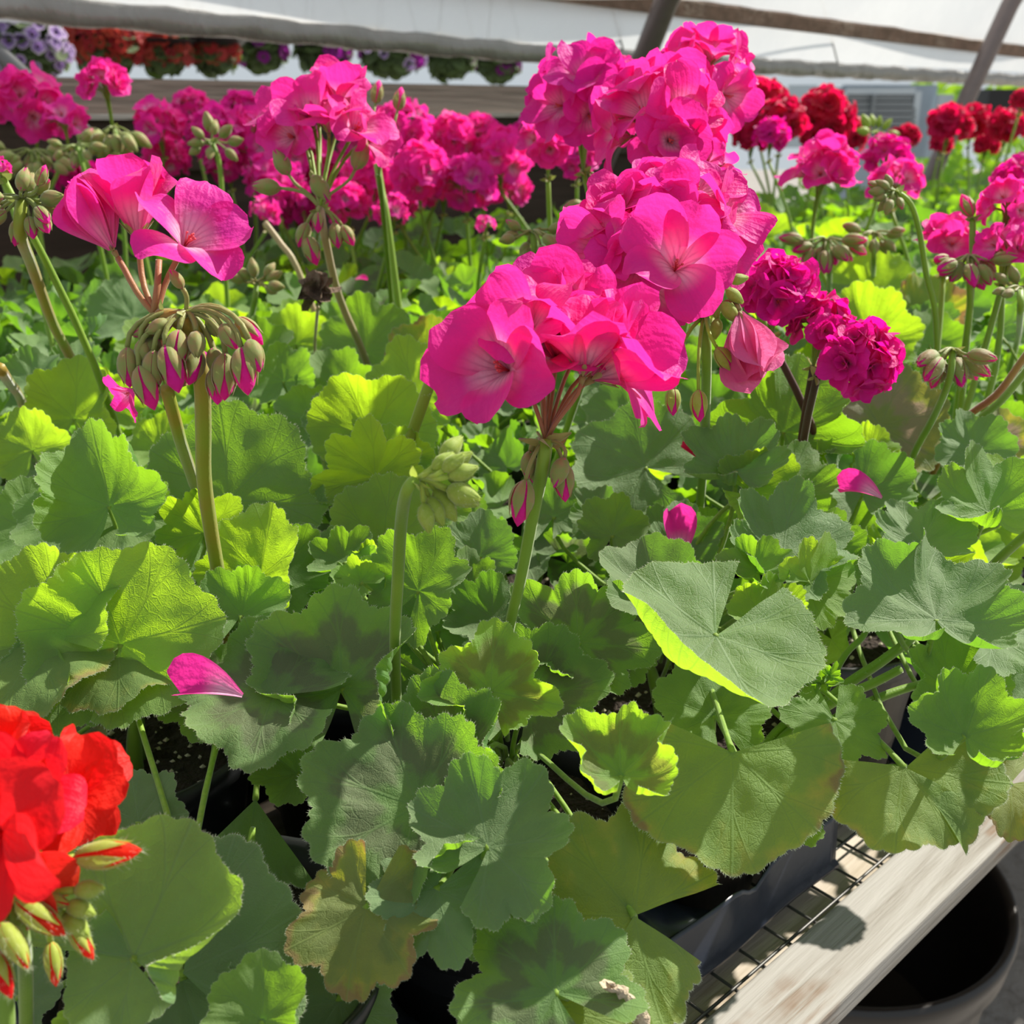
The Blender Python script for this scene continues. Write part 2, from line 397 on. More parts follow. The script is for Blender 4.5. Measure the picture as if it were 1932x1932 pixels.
def floret_mesh(kind, seed, mat, lod=0, angs=None, e0=1.25, e1=0.25):
    key = (kind, seed, mat, lod)
    if key in FL: return FL[key]
    rg = np.random.RandomState(seed * 13 + 5)
    mb = MB(); ns, nt = (11, 10) if lod == 0 else (5, 4)
    layers = {'single': [(5, 1.0, e0, e1)], 'semi': [(5, 1.0, 1.15, 0.15), (4, 0.80, 1.35, 0.75)],
              'double': [(6, 1.0, 1.0, 0.0), (5, 0.8, 1.2, 0.5), (4, 0.6, 1.4, 1.0)],
              'funnel': [(5, 1.0, 1.45, 0.85)], 'cup': [(5, 1.0, 1.30, 1.12)], 'closed': [(5, 1.0, 0.95, 1.85), (3, 0.8, 1.3, 1.7)]}[kind]
    li = 0
    for cnt, L, a0, a1 in layers:
        for k in range(cnt):
            a = 2 * PI * k / cnt + li * 0.6 + rg.uniform(-0.16, 0.16)
            V, f, uv = petal_pts(rg, a0 + rg.uniform(-0.1, 0.1), a1 + rg.uniform(-0.3, 0.3), rg.uniform(0.35, 0.45) if kind == 'single' else rg.uniform(.40, .50), ns, nt,
                                 0.045 if lod == 0 else 0.06, rg.uniform(0.05, 0.45), rg.uniform(-1, 1), rg.uniform(-0.1, 0.45) if kind != 'closed' else 0.0)
            V = V * L * rg.uniform(0.92, 1.06); V[:, 2] += li * 0.02
            mb.add(rotz(V, a), f, 0, uv)
        li += 1
    # calyx
    for k in range(5):
        V, f, uv = petal_pts(rg, 0.75, 0.85 if kind != 'closed' else 1.5, 0.10, 4, 2, 0.0, 0.6)
        V = V * 0.36; V[:, 2] -= 0.06
        mb.add(rotz(V, 2 * PI * k / 5 + 0.3), f, 1, uv)
    mb.tube([Vector((0, 0, -0.16)), Vector((0, 0, -0.03))], [0.025, 0.05], 6, 1)
    if lod == 0:
        for k in range(8):
            a = rg.rand() * 6.28; r = rg.uniform(0.02, 0.07); h = rg.uniform(0.22, 0.34)
            p = Vector((r * math.cos(a), r * math.sin(a), h))
            mb.tube([Vector((0, 0, 0.02)), Vector((p.x * .4, p.y * .4, h * .6)), p], [0.010, 0.008, 0.008], 4, 2)
            mb.tube([p, p + Vector((0.012, 0.01, 0.02))], [0.018, 0.012], 5, 2)
    me = mb.build('floret', [M[mat], M['sepal'], M['stamen']])
    FL[key] = me; return me
BD = {}
def bud_mesh(seed, mat, sep='sepal', pink=0.6, hairy=False, lod=0):
    key = (seed, mat, sep, round(pink, 1), hairy, lod)
    if key in BD: return BD[key]
    rg = np.random.RandomState(seed + 99)
    mb = MB(); seg = 12 if lod == 0 else 7
    prof = [(0.03, 0.0), (0.15, 0.08), (0.24, 0.24), (0.275, 0.42), (0.25, 0.62), (0.165, 0.80), (0.08, 0.92), (0.005, 1.0)]
    mb.lathe([(r_ * (.86 if z_ < .7 else .97), z_) for r_, z_ in prof], seg, 0 if pink >= .15 else 1)
    cnt = 5; lenf = 1.0 - 0.30 * pink
    for k in range(cnt):
        a0 = 2 * PI * k / cnt + rg.uniform(-0.08, 0.08)
        ns, nt = 7, 4; vs = []; hw = (PI / cnt) * (1.10 - 0.40 * pink)
        for i in range(ns + 1):
            q = i / ns; z = q * lenf
            r = np.interp(z, [p[1] for p in prof], [p[0] for p in prof]) + 0.018
            w = hw * (1 - max(0, (q - (.80 - .4 * pink)) / (.2 + .4 * pink)) ** 1.8)
            for j in range(nt + 1):
                t = (j / nt * 2 - 1)
                rr = r - 0.02 * t * t
                if i == ns: rr = r + 0.025 * pink
                vs.append(Vector((rr * math.cos(a0 + w * t), rr * math.sin(a0 + w * t), z + (0.05 if i == ns else 0))))
        fs = [(i * (nt + 1) + j, i * (nt + 1) + j + 1, (i + 1) * (nt + 1) + j + 1, (i + 1) * (nt + 1) + j) for i in range(ns) for j in range(nt)]
        mb.add(vs, fs, 1)
    if hairy:
        for _ in range(80):
            a = rg.rand() * 6.28; z = rg.rand() ** 0.7; r = np.interp(z, [p[1] for p in prof], [p[0] for p in prof]) + 0.015
            p = Vector((r * math.cos(a), r * math.sin(a), z)); d = Vector((math.cos(a), math.sin(a), 0.5 + z)) + Vector(rg.randn(3) * 0.3); d.normalize()
            t = d.orthogonal().normalized() * 0.004; L = rg.uniform(0.06, 0.18)
            mb.add([p - t, p + t, p + d * L], [(0, 1, 2)], 2)
    me = mb.build('bud', [M[mat], M[sep], M['fuzz']]); BD[key] = me; return me
def bract(mb, o, d, L, w, mi=1):
    y = d.normalized(); z = y.orthogonal().normalized(); x = y.cross(z)
    vs = []
    for i, (q, ww) in enumerate(((0, .4), (.3, 1), (.65, .7), (1, .02))):
        for t in (-1, 0, 1): vs.append(o + y * q * L + x * t * w * ww + z * (0.25 * w * abs(t) + 0.2 * L * q * q))
    mb.add(vs, [(i * 3 + j, i * 3 + j + 1, i * 3 + j + 4, i * 3 + j + 3) for i in range(3) for j in range(2)], mi)

# ------------------------------------------------------------------ pots and plants
POT_R, POT_H = 0.076, 0.135
M['pot'] = plain('black_plastic', (0.012, 0.013, 0.014), 0.38, nscale=30, var=0.4, bump=0.05, bscale=60)
M['pot_glare'] = plain('black_plastic_glare', (0.085, 0.062, 0.046), 0.40, nscale=14, var=0.35, bump=0.05, bscale=60)  # glare on the black pot, put into the base colour as brown
M['soil'] = plain('potting_soil', (0.035, 0.022, 0.014), 0.95, nscale=220, var=0.8, bump=1.0, bscale=300)
M['perlite'] = plain('perlite', (0.62, 0.55, 0.42), 0.9, nscale=100, var=0.3)
def pot_mesh(mat, seg):
    mb = MB()
    mb.lathe([(0.0, 0.004), (0.052, 0.004), (0.054, 0.0), (0.0715, POT_H - 0.016), (0.0725, POT_H - 0.016), (POT_R, POT_H - 0.014), (POT_R + .0012, POT_H), (POT_R - .001, POT_H + .001), (POT_R - 0.004, POT_H - .002), (0.068, POT_H - 0.02), (0.064, 0.06), (0.0, 0.05)], seg)
    return mb.build('pot', [M[mat]])
def soil_mesh(seed, hi):
    rg = np.random.RandomState(seed); mb = MB(); seg, rings = (36, 7) if hi else (14, 2)
    vs = []; fs = []
    for i in range(rings + 1):
        for j in range(seg):
            a = 2 * PI * j / seg; r = 0.069 * i / rings
            vs.append((r * math.cos(a), r * math.sin(a), POT_H - 0.022 + (rg.randn() * 0.0016 if hi else 0)))
    fs = [(i * seg + j, i * seg + (j + 1) % seg, (i + 1) * seg + (j + 1) % seg, (i + 1) * seg + j) for i in range(rings) for j in range(seg)]
    mb.add(vs, [f[::-1] for f in fs], 0)
    if hi:
        for _ in range(150):
            a = rg.rand() * 6.28; r = 0.066 * math.sqrt(rg.rand()); s = rg.uniform(0.0007, 0.0021)
            p = Vector((r * math.cos(a), r * math.sin(a), POT_H - 0.0205))
            d = [Vector(rg.randn(3)).normalized() * s for _ in range(4)]
            v = [p + Vector((s, 0, 0)), p - Vector((s, 0.2 * s, 0)), p + Vector((0, s, 0)), p - Vector((0, s, 0)), p + Vector((0, 0, s)), p - Vector((0, 0, s))]
            v = [q + d[i % 4] * 0.3 for i, q in enumerate(v)]
            mb.add(v, [(0, 2, 4), (2, 1, 4), (1, 3, 4), (3, 0, 4), (2, 0, 5), (1, 2, 5), (3, 1, 5), (0, 3, 5)], 1 if rg.rand() < 0.55 else 0)
    return mb.build('soil', [M['soil'], M['perlite']], smooth=False)
POTM = {0: pot_mesh('pot', 40), 1: pot_mesh('pot', 14), 2: pot_mesh('pot_glare', 48)}
SOILM = {0: soil_mesh(1, True), 1: soil_mesh(2, False)}
PLANTS = []
class Plant:
    def __init__(s, u, n, label, group=None, near=False, potk=None):
        s.u, s.n = u, n; s.base = B(u, n, 0.004); s.near = near
        s.o = thing('potted_geranium', label, 'potted plant', s.base, group)
        p = obj('pot', POTM[potk if potk is not None else (0 if near else 1)], s.o)
        so_ = obj('soil', SOILM[0 if near else 1], s.o); so_['kind'] = 'stuff'
        s.crown = s.base + Vector((0, 0, POT_H + 0.015))
        # woody main stems rising from the soil
        mb = MB()
        for k in range(3):
            a = k * 2.1 + u * 7; t = Vector((math.cos(a), math.sin(a), 0))
            mb.tube(bez(Vector((0, 0, POT_H - .03)) + t * .008, Vector((0, 0, POT_H)) + t * .012, Vector((0, 0, POT_H + .02)) + t * .02, Vector((0, 0, POT_H + .045)) + t * .028, 5), [.0055, .005, .0045, .0035, .0025, .0012], 7)
        obj('main_stem', mb.build('main_stem', [M['stalk']]), s.o)
        PLANTS.append(s)
    def local(s, p): return Vector(p) - s.base
def nearest(p, near_only=False):
    best = None; bd = 1e9
    for q in PLANTS:
        d = (Vector((p.x, p.y, 0)) - Vector((q.base.x, q.base.y, 0))).length
        if d < bd: bd, best = d, q
    return best
def petiole(plant, leafobj, M4, r, J, Y, Z, rad, mat='stalk', to=None):
    """the leaf's stalk, from blade to crown, as a sub-part in the leaf's own space"""
    inv = M4.inverted()
    end = (to if to is not None else plant.crown + Vector((random.uniform(-.015, .015), random.uniform(-.015, .015), random.uniform(0, .02)))) - plant.base
    L = (end - J).length
    pts = bez(J, J - Z * L * 0.28 - Y * L * 0.18, end + Vector((0, 0, L * 0.35)), end, 9)
    mb = MB(); mb.tube([inv @ p for p in pts], [rad / r * (1.15 if i == 0 else 1.0) for i in range(len(pts))], 7)
    return obj('leaf_stalk', mb.build('leaf_stalk', [M[mat]]), leafobj)

ZY = ([0, 500, 700, 900, 1100, 1400, 1700, 1932], [.29, .285, .275, .26, .238, .205, .172, .152])
def zdef(y): return float(np.interp(y, *ZY))
HERO = []
def hleaf(x, y, r, phi, nx, ny, style='g', lift=0.0, cup=0.45, wave=0.3, kw=3, lobe=0.15, curls=(), fold=0.0, droop=0.0, seed=None, cren=0.07, plant=None, to=None, rad=0.0014, label=None, span=165):
    """a leaf whose blade meets its stalk where the ray (x, y) reaches the canopy; r in pixels at that distance"""
    z = zdef(y) + lift
    J = at_z(x, y, z); dep = proj(J)[2]; R = r * dep / F
    nz = math.sqrt(max(0.02, 1 - nx * nx - ny * ny)); cz = math.cos(math.radians(phi)); sz = math.sin(math.radians(phi))
    Zw = cdir(nx, ny, nz); Yw = cdir(cz, sz, -(cz * nx + sz * ny) / nz)
    pl = plant if plant is not None else nearest(J - Yw * R * 0.4)
    M4 = frame(pl.local(J), Yw, Zw) @ Matrix.Scale(R, 4)
    wave = wave * 1.3 + .04; lobe = lobe * 1.25
    if 45 <= phi <= 135 and cup >= .25:
        cup += .12; curls = tuple(curls) + (((152, 26, .55) if (int(x) % 2) else (-152, 26, .6)), (((x * 37 + y) % 240) - 120, 22, .5))
    me = leaf_mesh('leaf', M['leaf_' + style], seed=seed if seed is not None else int(x * 7 + y), cup=cup, wave=wave, kw=kw, lobe=lobe, cren=cren, curls=curls, fold=fold, droop=droop, hair=True, span=span)
    o = obj('leaf', me, pl.o, M4)
    if label: o['label'] = label
    petiole(pl, o, M4, R, pl.local(J), Yw, Zw, rad, to=to)
    HERO.append((J, R)); return o

# bench pots near us: on the grid the trays give
DU, DN = 0.158, 0.19
NEARL = {}
def gp(i, j): return 0.146 + i * DU + (0.04 if j % 2 else 0.0), 0.352 + j * DN
near_defs = {
    (0, 0): 'potted scarlet geranium at the front corner, red petals and lime buds, big folded leaves',
    (1, 0): 'potted geranium in front with dark-zoned leaves and one brown-edged yellow leaf',
    (2, 0): 'geranium with broad yellowing leaves in the glare-toned black pot beside the wooden rail',
    (0, 1): 'potted geranium with three open pink florets above a drooping cluster of green buds',
    (1, 1): 'potted geranium carrying the largest hot-pink flower head, fuzzy lime buds beside it',
    (2, 1): 'potted geranium with grey-green leaves and tall pink head behind the yellowing plant',
    (3, 0): 'potted geranium hanging its pale ruffled leaves over the wooden rail beyond the black tray',
}
def near_plant(i, j):
    u, n = gp(i, j)
    return Plant(u, n, near_defs[(i, j)], None, True, 2 if (i, j) == (2, 0) else 0)
NP = {k: near_plant(*k) for k in near_defs}

# ------------------------------------------------------------------ automatic leaves for the rest of the bench (shared meshes)
AUTO = {}
styles = ['g', 'd', 'g', 'd', 'g', 'y', 'd', 'z', 'g', 'd']
for k in range(20):
    st = styles[k % 10]
    hi = leaf_mesh('leaf', M['leaf_' + st], seed=500 + k, nth=100, nr=6, cup=random.uniform(0.2, 0.9), wave=random.uniform(0.25, 0.6), kw=random.choice([2, 3, 3, 4]), fold=random.uniform(0, .35), lobe=random.uniform(.12, .2), curls=[(random.uniform(-150, 150), random.uniform(25, 50), random.uniform(0.4, 1.4))], cren=.08)
    lo = leaf_mesh('leaf', M['leaf_' + st], seed=500 + k, nth=52, nr=3, cup=random.uniform(0.2, 0.9), wave=random.uniform(0.25, 0.6), kw=random.choice([2, 3, 3, 4]), fold=random.uniform(0, .35), curls=[(random.uniform(-150, 150), random.uniform(25, 50), random.uniform(0.4, 1.4))], cren=.05)
    AUTO[(k, 0)] = hi; AUTO[(k, 1)] = lo
def auto_leaves(pl, count, rg):
    for k in range(count):
        a = k * 2.39996 + pl.u * 11 + pl.n * 5
        q = math.sqrt((k + 0.5) / count); rho = 0.02 + 0.095 * q + rg.uniform(-.01, .01)
        z = 0.285 - 0.10 * q ** 2 + rg.uniform(-.035, .012)
        outw = Vector((math.cos(a), math.sin(a), 0))
        J = pl.base + outw * rho + Vector((0, 0, z))
        x, y, dep = proj(J)
        hero_zone = y > 640 and dep < 1.0
        if hero_zone:
            z = min(z, zdef(y) - 0.035 - rg.uniform(0, .05)); z = max(z, 0.10)
            J.z = pl.base.z + z; x, y, dep = proj(J)
            if y > 1300: continue
        if x < -150 or x > 2080 or dep < 0.3: continue
        R = rg.uniform(0.026, 0.046)
        Z = (outw * rg.uniform(0.1, 0.9) + Vector((0, 0, 1)) + Vector((rg.uniform(-.8, .8), rg.uniform(-1.1, .5), 0))).normalized()
        Y = (outw + Vector((rg.uniform(-.5, .5), rg.uniform(-.5, .5), 0.3)))
        M4 = frame(pl.local(J), Y, Z) @ Matrix.Scale(R, 4)
        o = obj('leaf', AUTO[(rg.randrange(20), 0 if dep < 1.15 else 1)], pl.o, M4)
        if dep < 1.1 and not hero_zone: petiole(pl, o, M4, R, pl.local(J), Y.normalized(), Z, 0.0012)
AUTO_PLANTS = []
rga = random.Random(3)
def add_auto_plants():
    for j in range(0, 7):
        for i in range(-6, 24):
            if (i, j) in NP: continue
            u, n = gp(i, j); n_ = n + rga.uniform(-.01, .01); u_ = u + rga.uniform(-.01, .01)
            if (j == 0 and i < 0): continue
            x, y, dep = proj(B(u_, n_, 0.27))
            if dep < 0.3 or x < -110 or x > 2050 or y > 1250: continue
            if dep > 3.3: continue
            AUTO_PLANTS.append((Plant(u_, n_, '', None), x, y, dep, j, i))
add_auto_plants()
for pl, x, y, dep, j, i in AUTO_PLANTS:
    auto_leaves(pl, 30 if dep < 1.2 else (24 if dep < 1.8 else 18), rga)
for k in ((0, 1), (1, 1), (2, 1), (3, 0)):
    auto_leaves(NP[k], 26, rga)

exec_hero = True
# ------------------------------------------------------------------ hand-placed leaves of the near plants
L = hleaf
# middle front plant
A_, Bq, D_, E_, Cc = NP[(1, 0)], NP[(1, 1)], NP[(2, 0)], NP[(2, 1)], NP[(0, 0)]
L(645, 1298, 205, 96, -.05, .45, 'z', .01, cup=.55, wave=.35, curls=[(-110, 30, 1.3), (110, 30, 1.2), (150, 25, -.8)], plant=A_, to=None)
L(926, 1304, 150, 88, .12, .30, 'zy', .012, cup=.65, wave=.5, lobe=.22, kw=4, curls=[(75, 25, .9)], plant=A_)
L(997, 1318, 165, 62, .1, .35, 'z', -.008, cup=.3, wave=.3, plant=A_)
L(835, 1462, 195, 97, -.08, .50, 'z', .004, cup=.35, wave=.2, curls=[(75, 28, 1.3), (125, 25, 1.6), (-150, 20, .3)], plant=A_)
L(786, 1520, 230, 168, -.12, .60, 'z', .012, cup=.25, wave=.3, kw=2, curls=[(100, 30, .9), (-140, 25, 1.5)], plant=A_)
L(922, 1598, 190, 48, -.05, .60, 'd', .018, cup=.25, wave=.28, lobe=.2, curls=[(-30, 18, .6)], plant=A_)
L(1196, 1728, 230, 135, .0, .60, 'o', -.005, cup=-.1, wave=.28, kw=2, lobe=.2, plant=A_, span=108, label='broad leaf with a yellow rim and dried pale streak')
L(1196, 1728, 205, 282, .25, .30, 'o', -.004, cup=-.05, wave=.4, kw=3, lobe=.16, plant=A_, span=48)
L(1047, 1873, 200, 148, -.1, .62, 'z', .004, cup=.05, wave=.3, kw=3, lobe=.22, plant=A_)
L(1052, 1900, 180, 345, .1, .6, 'o', -.004, cup=.0, wave=.25, plant=A_)
L(690, 1715, 165, 256, -.05, .45, 'b', .012, cup=-.05, wave=.4, kw=3, lobe=.24, plant=A_, label='yellow leaf with curled brown margin')
L(823, 1679, 150, 232, 0, .62, 'd', .012, cup=-.05, wave=.25, lobe=.2, plant=A_)
L(905, 1680, 140, 320, .1, .6, 'd', -.01, cup=0, wave=.25, plant=A_)
L(1172, 1462, 155, 90, .02, .70, 'zy', .030, cup=1.05, wave=.40, lobe=.16, kw=4, curls=[(140, 40, .4), (-140, 40, .4)], plant=A_)
L(1500, 1560, 60, 88, .0, .40, 'g', -.05, cup=.5, plant=D_)
L(560, 1460, 90, 150, -.2, .5, 'g', -.01, cup=.5, wave=.3, fold=.3, plant=A_)
# right pot
L(1382, 1420, 225, 264, -.04, .42, 'o', .012, cup=-.12, wave=.14, kw=2, lobe=.05, cren=.035, curls=[(-60, 25, .4)], plant=D_, span=112, label='largest matte leaf, yellowed and browned along one side')
L(1345, 1350, 130, 110, .0, .6, 'g', -.01, cup=.1, wave=.2, plant=D_)
L(1705, 1447, 172, 250, .02, .48, 'o', .006, cup=-.1, wave=.25, lobe=.10, cren=.04, plant=D_, span=80, label='yellowing leaf over the rail')
L(1710, 1447, 190, 350, .02, .62, 'o', .004, cup=-.05, wave=.25, lobe=.08, cren=.04, plant=D_, span=50)
L(1575, 1360, 112, 268, .0, .62, 'g', .0, cup=.0, wave=.2, lobe=.16, plant=D_)
L(1350, 1200, 235, 222, .02, .74, 's', .028, cup=.12, wave=.03, kw=2, lobe=.04, cren=.035, curls=[(0, 50, 1.9), (45, 25, .9)], plant=D_)
L(1765, 1168, 195, 84, .0, .74, 'd', .028, cup=.40, wave=.34, kw=3, lobe=.2, curls=[(-12, 14, 1.5), (170, 30, .7), (-170, 30, .7)], plant=NP[(3, 0)])
L(1870, 1190, 160, 20, .1, .80, 'd', .018, cup=.3, wave=.3, lobe=.2, plant=NP[(3, 0)])
L(1795, 1300, 125, 95, -.1, .45, 'g', .008, cup=.55, wave=.3, curls=[(-80, 30, 1.0)], plant=NP[(3, 0)])
L(1821, 1388, 150, 58, .0, .55, 'g', .018, cup=.75, wave=.35, lobe=.2, curls=[(160, 30, .8), (-90, 20, .8), (110, 30, 1.1)], plant=NP[(3, 0)])
L(1905, 1480, 110, 200, .0, .7, 'b', .0, cup=-.2, wave=.4, plant=NP[(3, 0)])
L(1910, 1330, 120, 100, .0, .6, 'd', -.005, cup=.2, wave=.3, plant=NP[(3, 0)])
# plants behind, right side
L(1478, 815, 170, 74, -.1, .35, 'g', .020, cup=.45, wave=.4, lobe=.2, curls=[(-80, 25, 1.2), (150, 35, 1.6), (60, 20, .5)])
L(1555, 850, 90, 20, .1, .5, 'g', .010, cup=.4, wave=.4, lobe=.2)
L(1388, 888, 125, 98, -.1, .50, 'd', .022, cup=.65, wave=.35, lobe=.18, curls=[(180, 40, 1.4), (-180, 40, 1.4), (-75, 20, .8)])
L(1420, 930, 110, 350, .1, .35, 'y', .014, cup=.8, wave=.3, lobe=.15)
L(1480, 935, 120, 60, .0, .50, 'g', .010, cup=.4, wave=.35, lobe=.18, curls=[(140, 30, 1.0)])
L(1478, 1046, 160, 72, .05, .66, 'd', .016, cup=.35, wave=.30, lobe=.18, curls=[(-75, 30, .9)])
L(1555, 1040, 95, 15, .1, .55, 'g', .010, cup=.4, wave=.4, lobe=.18)
L(1528, 1098, 112, 12, .45, .12, 'y', .016, cup=.12, wave=.18, kw=2, fold=.25, lobe=.2)
L(1627, 930, 115, 72, .0, .52, 'd', .004, cup=.4, wave=.3, lobe=.2, curls=[(110, 30, .8)])
L(1862, 965, 140, 98, .0, .55, 'g', .022, cup=.55, wave=.4, lobe=.22, curls=[(150, 30, 1.0), (-150, 30, 1.0)])
L(1920, 950, 110, 60, .0, .5, 'y', .018, cup=.4, wave=.4)
L(1739, 1026, 115, 112, -.1, .68, 'd', .014, cup=.3, wave=.3, lobe=.2, curls=[(-100, 30, 1.2)])
L(1835, 850, 90, 98, .0, .45, 'd', .012, cup=.35, wave=.3, lobe=.2)
L(1428, 1078, 85, 120, .0, .60, 'g', .018, cup=.75, wave=.35, lobe=.2)
L(1450, 1165, 95, 85, .0, .62, 'y', .012, cup=.8, wave=.35, lobe=.15, curls=[(180, 50, 1.2)])
L(1270, 1035, 105, 72, .05, .40, 'd', -.012, cup=.3, wave=.25, lobe=.18)
L(1345, 1030, 85, 100, .0, .45, 'g', -.02, cup=.4, wave=.3)
L(1240, 1120, 130, 100, -.1, .65, 'd', .010, cup=.3, wave=.2, lobe=.1, cren=.04, fold=.3, plant=D_)
L(1690, 1110, 85, 100, .0, .62, 'd', .0, cup=.4, wave=.4)
L(1660, 1085, 70, 130, .0, .50, 'g', .01, cup=.5, wave=.4)
L(1660, 805, 140, 62, -.15, .35, 'p', .006, cup=.15, wave=.2, lobe=.12, label='purple-tinged yellowing leaf')
L(1640, 860, 70, 110, .0, .4, 'y', .01, cup=.5, wave=.4)
L(1560, 880, 60, 60, .0, .4, 'y', .01, cup=.5, wave=.4)
L(1640, 645, 115, 108, .0, .25, 'y', .012, cup=.5, wave=.25, fold=.3, lobe=.12)
L(1655, 560, 105, 98, .0, .22, 'y', .006, cup=.25, wave=.2, lobe=.12)
L(1745, 600, 95, 120, .0, .25, 'o', .004, cup=.3, wave=.3)
L(1820, 560, 110, 80, .0, .3, 'y', -.006, cup=.3, wave=.3)
L(1755, 650, 75, 70, .0, .4, 'g', .0, cup=.4, wave=.4)
L(1430, 450, 75, 75, .0, .25, 'y', .0, cup=.4, wave=.3)
L(1880, 830, 70, 80, .0, .3, 'p', -.004, cup=.3, wave=.3)
# behind centre flower
L(1217, 882, 150, 150, -.05, .35, 'd', .0, cup=.1, wave=.25, lobe=.10, cren=.04)
L(1190, 800, 110, 100, .0, .3, 'd', -.008, cup=.3, wave=.3)
L(1290, 860, 90, 60, .0, .35, 'd', -.012, cup=.3, wave=.3)
L(1045, 975, 90, 70, .0, .35, 'd', -.012, cup=.3, wave=.3, curls=[(150, 30, 1.2)])
L(905, 1050, 90, 90, .0, .3, 'd', .0, cup=.25, wave=.25)
L(790, 1115, 135, 62, -.3, .30, 'g', .006, cup=.2, wave=.2, fold=.5, lobe=.18)
L(700, 1085, 75, 100, .0, .55, 'y', .006, cup=.6, wave=.4, lobe=.2)
L(680, 1100, 60, 160, -.2, .4, 'y', .010, cup=.6, wave=.4, lobe=.2)
L(885, 1110, 80, 95, .0, .4, 'g', -.004, cup=.45, wave=.35, lobe=.2)
L(930, 1170, 105, 92, .0, .35, 'd', -.006, cup=.3, wave=.3, lobe=.18)
L(825, 1190, 110, 100, .0, .3, 'd', -.014, cup=.25, wave=.3)
L(1092, 1212, 165, 94, .02, .35, 'z', -.002, cup=.45, wave=.45, lobe=.24, kw=2, curls=[(-85, 30, 1.0)])
L(1150, 1200, 110, 340, .1, .4, 'z', -.008, cup=.25, wave=.3)
L(1155, 1010, 85, 75, .0, .35, 'g', .0, cup=.4, wave=.4, lobe=.2)
L(1130, 975, 70, 130, .0, .4, 'd', -.006, cup=.4, wave=.4)
L(700, 826, 140, 62, .05, .12, 'y', .010, cup=.45, wave=.15, kw=2, lobe=.08, cren=.05)
L(785, 745, 112, 108, -.05, .12, 'y', .012, cup=.25, wave=.25, kw=2, lobe=.15)
L(800, 690, 95, 80, .0, .2, 'o', .0, cup=.3, wave=.25)
L(690, 660, 108, 98, .0, .22, 'g', .004, cup=.2, wave=.25, lobe=.15)
L(640, 800, 80, 130, -.1, .45, 'd', .012, cup=.35, wave=.35, lobe=.18)
L(640, 740, 95, 120, .0, .35, 'g', .0, cup=.3, wave=.35)
L(708, 900, 135, 92, .0, -.10, 'y', .012, cup=.75, wave=.30, kw=4, lobe=.22)
L(745, 870, 80, 60, .1, .2, 'y', .010, cup=.5, wave=.3)
L(722, 1030, 140, 84, -.05, .10, 'y', .002, cup=.15, wave=.15, kw=2, lobe=.10)
L(800, 950, 100, 30, .0, .2, 'y', -.006, cup=.2, wave=.2)
L(430, 945, 200, 46, -.05, .28, 'g', .006, cup=.12, wave=.15, kw=2, lobe=.12, cren=.05)
L(535, 720, 80, 100, .0, .3, 'g', .008, cup=.45, wave=.35)
L(560, 650, 80, 90, .0, .3, 'y', .0, cup=.45, wave=.35)
L(490, 680, 85, 95, .0, .3, 'g', .0, cup=.45, wave=.35)
L(585, 790, 75, 110, .0, .4, 'g', .004, cup=.5, wave=.35)
# left side
L(206, 955, 170, 108, -.05, .38, 'g', .016, cup=.55, wave=.38, lobe=.16, curls=[(-60, 30, .6), (90, 25, .9)])
L(230, 985, 120, 320, .1, .55, 'g', .008, cup=.2, wave=.3)
L(122, 972, 105, 212, -.05, .45, 'g', .008, cup=.1, wave=.25, lobe=.12)
L(60, 1000, 120, 160, -.05, .4, 'g', -.004, cup=.2, wave=.3)
L(60, 850, 95, 110, -.1, .15, 'y', .008, cup=.35, wave=.3, lobe=.12)
L(140, 790, 120, 88, .0, .18, 'y', .010, cup=.45, wave=.3, lobe=.15)
L(215, 770, 80, 60, .0, .2, 'y', .004, cup=.45, wave=.3)
L(60, 720, 75, 100, .0, .45, 'd', .008, cup=.5, wave=.4)
L(145, 700, 70, 80, .0, .45, 'd', .006, cup=.5, wave=.4)
L(310, 720, 75, 110, .0, .25, 'y', .0, cup=.3, wave=.3)
L(300, 660, 85, 90, .0, .25, 'y', -.002, cup=.3, wave=.3)
L(250, 600, 90, 120, .1, .4, 'd', .004, cup=.2, wave=.3)
L(385, 1005, 105, 92, .0, .05, 'y', .006, cup=.6, wave=.35, lobe=.2)
L(300, 850, 75, 80, .0, .4, 'y', -.002, cup=.3, wave=.3)
L(490, 1088, 138, 80, -.25, .12, 'y', .010, cup=.2, wave=.2, fold=.55, lobe=.12)
L(540, 1090, 110, 70, .2, .45, 'g', .006, cup=.3, wave=.3)
L(600, 1075, 100, 60, .1, .55, 'g', .004, cup=.5, wave=.35, lobe=.2)
L(650, 1060, 80, 110, .1, .45, 'g', .010, cup=.6, wave=.35, lobe=.2)
L(228, 1215, 212, 62, -.02, .22, 'y', .018, cup=.30, wave=.14, kw=2, lobe=.10, cren=.05)
L(224, 1218, 150, 290, .05, .72, 'o', .016, cup=-.15, wave=.3, lobe=.10, cren=.05)
L(95, 1200, 190, 150, -.15, .40, 'y', .020, cup=.35, wave=.3, kw=2, lobe=.12, cren=.05, curls=[(70, 25, 1.1)])
L(70, 1230, 170, 250, -.05, .75, 'o', .018, cup=-.15, wave=.25, lobe=.10, cren=.05)
L(150, 1240, 150, 300, .25, .30, 'g', .010, cup=-.1, wave=.25, lobe=.10, fold=.3)
L(455, 1160, 110, 80, .0, .5, 'g', .012, cup=.5, wave=.4, lobe=.15)
L(515, 1312, 190, 172, -.02, .80, 'z', .016, cup=.15, wave=.3, kw=3, lobe=.18, curls=[(-70, 40, -.5)], plant=NP[(0, 1)])
L(400, 1310, 120, 110, .0, .50, 'z', .004, cup=.2, wave=.2)
L(525, 1270, 100, 110, .0, .45, 'z', .004, cup=.35, wave=.3, plant=A_)
